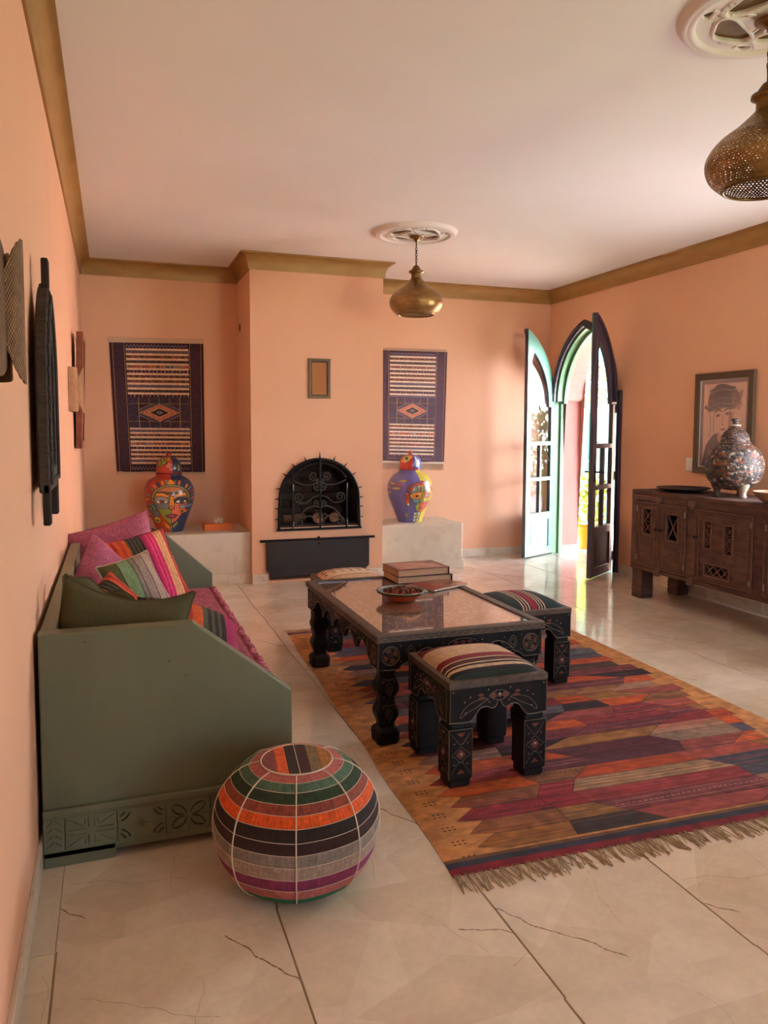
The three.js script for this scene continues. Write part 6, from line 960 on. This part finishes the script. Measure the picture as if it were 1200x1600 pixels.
  for (const x of [-0.686, -0.30]) for (const [y, s] of [[0.876, 1], [0.262, -1]]) mesh('pivot_block', uvm(merge([bx(0.045, 0.05, 0.04, x, y, zf + 0.014, 0.008), bx(0.03, 0.02, 0.03, x, y - s * 0.032, zf + 0.012, 0.006)])), sbLitWood, sb);
}
const ySB = 0.934;
{
  const p = thing('plate', 'wide dark shallow metal plate on the far end of the sideboard', 'plate', [4.46, ySB, -5.18]);
  mesh('plate_body', lathe([[0.001, 0.002], [0.12, 0.0], [0.128, 0.003], [0.19, 0.024], [0.212, 0.032], [0.214, 0.036], [0.208, 0.037], [0.185, 0.029], [0.125, 0.009], [0.001, 0.007]], 56), std({ color: 0x1e1c1b, roughness: 0.4, metalness: 0.3 }), p);
  mesh('rim_ring', new THREE.TorusGeometry(0.211, 0.003, 6, 64).rotateX(Math.PI / 2).translate(0, 0.0355, 0), std({ color: 0x4a3a30, roughness: 0.4, metalness: 0.5 }), p);
  // shard mosaic jar on three feet
  const NS = 420, S = Array.from({ length: NS }, () => [rnd(), rnd(), Math.floor(rnd() * 8), rnd()]), grid = {}; S.forEach((s, i) => { const k = Math.floor(s[0] * 20) + ',' + Math.floor(s[1] * 20); (grid[k] ??= []).push(i); });
  const wor = (u, v) => { let a = 9, b = 9, id = 0; const gx = Math.floor(u * 20), gy = Math.floor(v * 20); for (let j = -2; j <= 2; j++) for (let i = -2; i <= 2; i++) { const cx = (gx + i + 20) % 20, cy = (gy + j + 20) % 20; for (const q of grid[cx + ',' + cy] ?? []) { let dx = Math.abs(S[q][0] - u), dy = Math.abs(S[q][1] - v); dx = Math.min(dx, 1 - dx); dy = Math.min(dy, 1 - dy); const ang = S[q][3] * 3.14, d = Math.hypot((dx * Math.cos(ang) + dy * Math.sin(ang)) * 1.6, -dx * Math.sin(ang) + dy * Math.cos(ang)); if (d < a) { b = a; a = d; id = q; } else if (d < b) b = d; } } return [a, b, id]; };
  const shardC = [[50, 22, 15], [150, 138, 122], [34, 30, 33], [98, 42, 18], [60, 52, 50], [122, 66, 30], [26, 17, 14], [80, 62, 50]], map1 = [], map2 = [];
  const W = 384; for (let y = 0; y < W; y++) for (let x = 0; x < W; x++) { const [a, b, id] = wor(x / W, y / W), e = sstep(0.006, 0.0, b - a), c = shardC[S[id][2]], stripe = S[id][3] > 0.6 ? (Math.sin(x * 0.7 + y * 0.4) > 0.2 ? 1 : 0.55) : 1; map1.push(mix(c.map((q) => q * stripe), [126, 112, 96], e * 0.75)); map2.push(255 * (0.4 + 0.6 * S[id][3]) * (1 - 0.8 * e)); }
  const mos = phys({ map: px(W, W, (u, v, x, y) => map1[y * W + x], 0.34, 0.8), bumpMap: px(W, W, (u, v, x, y) => map2[y * W + x], 0.34, 0.8, false), bumpScale: 0.006, roughness: 0.5 });
  const j = thing('mosaic_jar', 'big round lidded jar covered in dark pottery shards on three feet, on the sideboard', 'jar', [4.49, ySB, -4.665], 0.5);
  mesh('jar_body', arcLathe([[0.05, 0.055], [0.11, 0.07], [0.175, 0.12], [0.207, 0.19], [0.212, 0.255], [0.19, 0.335], [0.15, 0.385], [0.108, 0.405]], 50), mos, j);
  mesh('lid', arcLathe([[0.118, 0.40], [0.12, 0.41], [0.105, 0.425], [0.1, 0.46], [0.082, 0.495], [0.05, 0.525], [0.034, 0.545]], 30), mos, j); mesh('lid_ring', new THREE.TorusGeometry(0.114, 0.006, 7, 48).rotateX(Math.PI / 2).translate(0, 0.406, 0), std({ color: 0x6a3c22, roughness: 0.4 }), j);
  mesh('white_ring', new THREE.TorusGeometry(0.032, 0.005, 7, 30).rotateX(Math.PI / 2).translate(0, 0.55, 0), std({ color: 0xb5a894, roughness: 0.4 }), j); mesh('finial', lathe([[0.026, 0.545], [0.024, 0.56], [0.022, 0.575], [0.03, 0.588], [0.034, 0.6], [0.026, 0.604], [0.001, 0.6]], 24), mos, j);
  for (let k = 0; k < 3; k++) { const a = k * 2.094 + 2.2; mesh('foot', lathe([[0.001, 0], [0.022, 0], [0.028, 0.012], [0.02, 0.03], [0.024, 0.05], [0.042, 0.085], [0.05, 0.11]], 18).translate(Math.cos(a) * 0.115, 0, Math.sin(a) * 0.115), k ? mos : std({ color: 0xa59888, roughness: 0.4 }), j); }
  const b = thing('wooden_bowl', 'pale turned wooden bowl on the sideboard at the right edge of the picture', 'bowl', [4.36, ySB, -4.15]);
  mesh('bowl_body', lathe([[0.001, 0.003], [0.06, 0.0], [0.065, 0.006], [0.1, 0.03], [0.135, 0.07], [0.14, 0.078], [0.137, 0.084], [0.131, 0.08], [0.095, 0.04], [0.05, 0.014], [0.001, 0.012]], 48), std({ map: px(128, 128, (u, v) => mix([122, 84, 56], [156, 112, 78], fbm(u, v, 10, 4))), roughness: 0.55 }), b); mesh('rim_band', new THREE.TorusGeometry(0.136, 0.005, 7, 60).rotateX(Math.PI / 2).translate(0, 0.081, 0), std({ color: 0xb08a60, roughness: 0.5 }), b);
}
// portrait in a patterned frame, light switch
{
  const W = 0.655, H = 0.855, o = thing('framed_portrait', 'painted portrait of a person in a grey turban in a brown patterned frame', 'painting', [xR - 0.002, 1.50, -5.12], -Math.PI / 2);
  const pf = std({ map: px(256, 256, (u, v) => { const a = Math.sin((u + v) * 6.283 * 20) * Math.sin((u - v) * 6.283 * 20), n = fbm(u, v, 24, 3); return mix([66, 48, 34], [142, 112, 72], cl(sstep(0.0, 0.5, a) * 0.8 + (n - 0.5) * 0.5)); }, 0.25, 0.25), roughness: 0.55, metalness: 0.2, bumpMap: px(256, 256, (u, v) => 128 + 110 * Math.sin((u + v) * 6.283 * 20) * Math.sin((u - v) * 6.283 * 20), 0.25, 0.25, false), bumpScale: 0.002 });
  mesh('frame', frame4(W, H, 0.058, 0.032, 0.006), pf, o); mesh('inner_slip', frame4(W - 0.112, H - 0.112, 0.009, 0.02, 0.002), std({ color: 0xc8b8ae, roughness: 0.5 }), o);
  const art = cv(640, 880, (g, w, h) => {
    const s0 = seed; seed = 5; g.fillStyle = '#d9b6a2'; g.fillRect(0, 0, w, h); g.strokeStyle = '#8c7a80'; g.lineWidth = 34; g.strokeRect(17, 17, w - 34, h - 34);
    for (let i = 0; i < 500; i++) { g.globalAlpha = 0.12; g.strokeStyle = rnd() < 0.5 ? '#ecd0be' : '#c09a88'; g.lineWidth = rr(4, 14); const x = rr(0, w), y = rr(0, h); g.beginPath(); g.moveTo(x, y); g.lineTo(x + rr(-60, 60), y + rr(-16, 16)); g.stroke(); } g.globalAlpha = 1;
    const P = (c, pts) => { g.beginPath(); g.moveTo(pts[0][0] * w, pts[0][1] * h); for (let i = 1; i < pts.length; i++) { const a = pts[i], b = pts[(i + 1) % pts.length]; g.quadraticCurveTo(a[0] * w, a[1] * h, (a[0] + b[0]) / 2 * w, (a[1] + b[1]) / 2 * h); } g.closePath(); g.fillStyle = c; g.fill(); };
    const ln = (c, lw, pts) => { g.beginPath(); pts.forEach((p, i) => (i ? g.lineTo(p[0] * w, p[1] * h) : g.moveTo(p[0] * w, p[1] * h))); g.strokeStyle = c; g.lineWidth = lw; g.lineCap = 'round'; g.stroke(); };
    P('#544c50', [[0.04, 1], [0.1, 0.78], [0.2, 0.68], [0.32, 0.60], [0.62, 0.62], [0.8, 0.72], [0.92, 1]]); for (let i = 0; i < 26; i++) { g.globalAlpha = 0.5; ln(i % 3 ? '#3a343a' : '#9a8a88', rr(4, 12), [[0.1 + i * 0.03, 0.72 + rr(0, 0.1)], [0.06 + i * 0.034, 1]]); } g.globalAlpha = 1;
    P('#b88a76', [[0.38, 0.56], [0.58, 0.56], [0.62, 0.70], [0.48, 0.76], [0.36, 0.68]]);
    P('#d8b09a', [[0.26, 0.32], [0.68, 0.32], [0.69, 0.46], [0.62, 0.58], [0.5, 0.645], [0.40, 0.61], [0.29, 0.48]]); P('#a47c6c', [[0.6, 0.36], [0.68, 0.34], [0.68, 0.5], [0.56, 0.62], [0.6, 0.5]]);
    P('#4c4448', [[0.16, 0.37], [0.12, 0.2], [0.3, 0.05], [0.5, 0.04], [0.74, 0.1], [0.86, 0.24], [0.72, 0.33], [0.5, 0.315], [0.28, 0.355]]); for (let i = 0; i < 40; i++) { g.globalAlpha = 0.45; const y = rr(0.08, 0.33); ln(i % 3 ? '#3c363c' : '#8f8488', rr(5, 16), [[0.18, y + 0.03], [0.4, y - 0.02], [0.72, y]]); } g.globalAlpha = 1;
    for (let i = 0; i < 60; i++) { g.globalAlpha = 0.5; g.fillStyle = i % 2 ? '#a07868' : '#6c5f60'; g.beginPath(); g.ellipse((0.76 + rr(-0.1, 0.1)) * w, (0.21 + rr(-0.1, 0.12)) * h, 20, 12, i, 0, 7); g.fill(); } g.globalAlpha = 1; P('#4a4246', [[0.12, 0.28], [0.05, 0.31], [0.1, 0.33], [0.17, 0.35]]);
    for (const [x, y, s] of [[0.37, 0.405, 1], [0.575, 0.385, 1]]) { P('#7d5f56', [[x - 0.07, y + 0.008], [x, y - 0.026], [x + 0.07, y], [x, y + 0.022]]); P('#b89c8c', [[x - 0.045, y + 0.004], [x, y - 0.010], [x + 0.045, y], [x, y + 0.012]]); g.fillStyle = '#3a302e'; g.beginPath(); g.arc(x * w, y * h, 12, 0, 7); g.fill(); ln('#4a3a38', 13, [[x - 0.08, y - 0.03], [x, y - 0.06], [x + 0.08, y - 0.05]]); }
    ln('#9a7264', 9, [[0.475, 0.40], [0.47, 0.48], [0.455, 0.505], [0.50, 0.515]]); P('#965c52', [[0.42, 0.565], [0.48, 0.55], [0.55, 0.56], [0.49, 0.585]]); ln('#5a3a36', 4, [[0.42, 0.566], [0.55, 0.562]]);
    ln('#6f5e5c', 8, [[0.2, 0.38], [0.22, 0.55], [0.19, 0.66]]); ln('#6f5e5c', 8, [[0.27, 0.4], [0.29, 0.6]]); ln('#7d6a66', 7, [[0.7, 0.36], [0.69, 0.54]]); seed = s0;
  });
  mesh('picture', new THREE.PlaneGeometry(W - 0.13, H - 0.13).translate(0, 0, 0.008), std({ map: art, roughness: 0.6, bumpMap: weave, bumpScale: 0.0004 }), o); mesh('picture_glass', bx(W - 0.125, H - 0.125, 0.002, 0, 0, 0.013, 0), M.glass, o); mesh('back_board', bx(W - 0.03, H - 0.03, 0.006, 0, 0, 0.004, 0), M.dark, o);
  const s = thing('light_switch', 'cream square light switch on the right wall beside the painting', 'light switch', [xR - 0.001, 1.143, -5.51], -Math.PI / 2);
  mesh('switch_plate', bx(0.088, 0.115, 0.009, 0, 0, 0.0045, 0.003, 2), M.white, s); mesh('rocker', bx(0.055, 0.07, 0.007, 0, 0, 0.0105, 0.003, 2), M.white, s, [0, 0, 0], [0.04, 0, 0]);
}
// ---------------------------------------------------------------- ceiling: plaster roses and pierced brass pendants
const roseBack = std({ map: px(128, 128, (u, v) => mix([104, 76, 40], [134, 102, 58], fbm(u, v, 20, 3)), 0.1, 0.1), roughness: 0.7 });
function rose(label, x, z, turn) {
  const o = thing('ceiling_rose', label, 'ceiling rose', [x, yC, z], turn), R = 0.30, down = (g) => g.rotateX(Math.PI / 2);
  mesh('bronze_ground', new THREE.CylinderGeometry(R, R, 0.008, 48).translate(0, -0.004, 0), roseBack, o);
  const drop = (cx, cy, L, w, a) => { const p = []; for (let i = 0; i < 22; i++) { const t = i / 22 * 6.2832, q = 1 + 0.12 * Math.cos(3 * t), xx = L * Math.cos(t) * q, yy = w * Math.sin(t) * (1 - 0.25 * Math.cos(t)); p.push([cx + xx * Math.cos(a) - yy * Math.sin(a), cy + xx * Math.sin(a) + yy * Math.cos(a)]); } return p; };
  const holes = []; for (let k = 0; k < 4; k++) { const a = k * Math.PI / 2; holes.push(drop(0.155 * Math.cos(a), 0.155 * Math.sin(a), 0.058, 0.112, a)); const b = a + Math.PI / 4; for (const [r, L, w] of [[0.245, 0.017, 0.026], [0.2, 0.012, 0.009], [0.165, 0.015, 0.006], [0.118, 0.026, 0.012]]) holes.push(drop(r * Math.cos(b), r * Math.sin(b), L, w, b)); }
  const disc = []; for (let i = 0; i < 64; i++) disc.push([R * Math.cos(i / 64 * 6.2832), R * Math.sin(i / 64 * 6.2832)]);
  mesh('pierced_plaster', down(ext(disc, 0.014, { holes: holes.map((h) => h.slice().reverse()), bevel: 0.003 })).translate(0, -0.006, 0), M.plasterWhite, o);
  mesh('moulded_rim', lathe([[0.27, -0.018], [0.278, -0.03], [0.29, -0.034], [0.3, -0.028], [0.306, -0.03], [0.318, -0.03], [0.328, -0.02], [0.335, -0.008], [0.345, 0]], 72), M.plasterWhite, o);
  for (let k = 0; k < 4; k++) { const a = k * Math.PI / 2, lp = drop(0.155 * Math.cos(a), 0.155 * Math.sin(a), 0.06, 0.118, a); mesh('leaf_scroll', tube(lp.map(([q, w]) => [q, -0.022, w]), 0.0085, 60, 6, true), M.plasterWhite, o); for (let i = 0; i < 7; i++) { const [q, w] = lp[(i + 2) % 22]; mesh('leaf_lobe', ball(0.014, q * 1.04, -0.021, w * 1.04, 7, 0.6), M.plasterWhite, o); } for (const s of [-0.12, 0.12]) mesh('scroll', tube(Array.from({ length: 9 }, (_, i) => [(0.07 + i * 0.022) * Math.cos(a + Math.PI / 4 + s * (1 + 0.5 * Math.sin(i))), -0.02, (0.07 + i * 0.022) * Math.sin(a + Math.PI / 4 + s * (1 + 0.5 * Math.sin(i)))]), 0.006, 20, 5), M.plasterWhite, o); }
  mesh('centre_boss', lathe([[0.001, -0.034], [0.03, -0.03], [0.055, -0.022], [0.06, -0.016]], 32), M.plasterWhite, o); return o;
}
rose('round white plaster ceiling rose with gilded leaf openings above the far pendant', 2.335, -5.89, 0.3);
rose('plaster ceiling rose cut by the top right corner of the picture, nearest the viewer', 2.385, -2.37, 0.45);
{
  // pierced metal: small holes in rows
  const hole = (u, v) => { const k = 42, x = u * k * 2.2, y = v * k, r = Math.floor(y), xx = x + (r % 2) * 0.5, dx = xx - Math.floor(xx) - 0.5, dy = y - r - 0.5, jit = P0[(Math.floor(xx) * 71 + r * 913) & 65535]; return Math.hypot(dx, dy) < 0.16 + 0.14 * jit; };
  const A = px(1024, 512, (u, v) => (hole(u, v) ? 0 : 255), 1, 1, false);
  const brass = std({ map: px(512, 512, (u, v) => mix([112, 84, 46], [184, 146, 84], fbm(u, v, 14, 5))), metalness: 0.75, roughness: 0.36, alphaMap: A, alphaTest: 0.5, side: THREE.DoubleSide, bumpMap: grainFine, bumpScale: 0.0008 });
  const solid = std({ map: px(256, 256, (u, v) => mix([92, 66, 34], [150, 112, 60], fbm(u, v, 10, 4))), metalness: 0.75, roughness: 0.38 }), chainM = std({ color: 0x4a3826, metalness: 0.7, roughness: 0.5 });
  function pendant(label, x, z, s) {
    const o = thing('pendant_lamp', label, 'pendant lamp', [x, yC - 0.035, z]);
    mesh('ceiling_cup', lathe([[0.058, 0], [0.056, -0.006], [0.03, -0.014], [0.014, -0.03], [0.009, -0.045], [0.001, -0.046]], 28), solid, o); mesh('stem', rod([0, -0.04, 0], [0, -0.085, 0], 0.005), chainM, o);
    for (let i = 0; i < 5; i++) mesh('chain_link', new THREE.TorusGeometry(0.0125, 0.003, 6, 16).scale(0.75, 1.15, 1).rotateY(i % 2 ? Math.PI / 2 : 0.3).translate(0, -0.098 - i * 0.0215, 0), chainM, o);
    mesh('stem', rod([0, -0.19, 0], [0, -0.232, 0], 0.006), chainM, o);
    mesh('cap', lathe([[0.006, -0.222], [0.02, -0.23], [0.034, -0.25], [0.04, -0.268], [0.058, -0.27], [0.06, -0.283], [0.048, -0.288], [0.04, -0.3], [0.041, -0.33]], 32), solid, o);
    mesh('shade', arcLathe([[0.04, -0.325], [0.058, -0.345], [0.11, -0.392], [0.17, -0.437], [0.208, -0.487], [0.216, -0.53], [0.2, -0.575], [0.168, -0.608], [0.15, -0.617]], 48, 72), brass, o);
    mesh('bottom_ring', lathe([[0.152, -0.612], [0.155, -0.619], [0.146, -0.624], [0.14, -0.618], [0.144, -0.612]], 48), solid, o);
    mesh('bulb_holder', rod([0, -0.33, 0], [0, -0.42, 0], 0.018), solid, o); return o;
  }
  pendant('onion shaped pierced brass pendant lamp on a short chain in front of the chimney', 2.345, -5.89);
  pendant('onion shaped pierced brass pendant lamp cut by the right edge of the picture', 2.375, -2.37);
}
renderer.render(scene, camera);
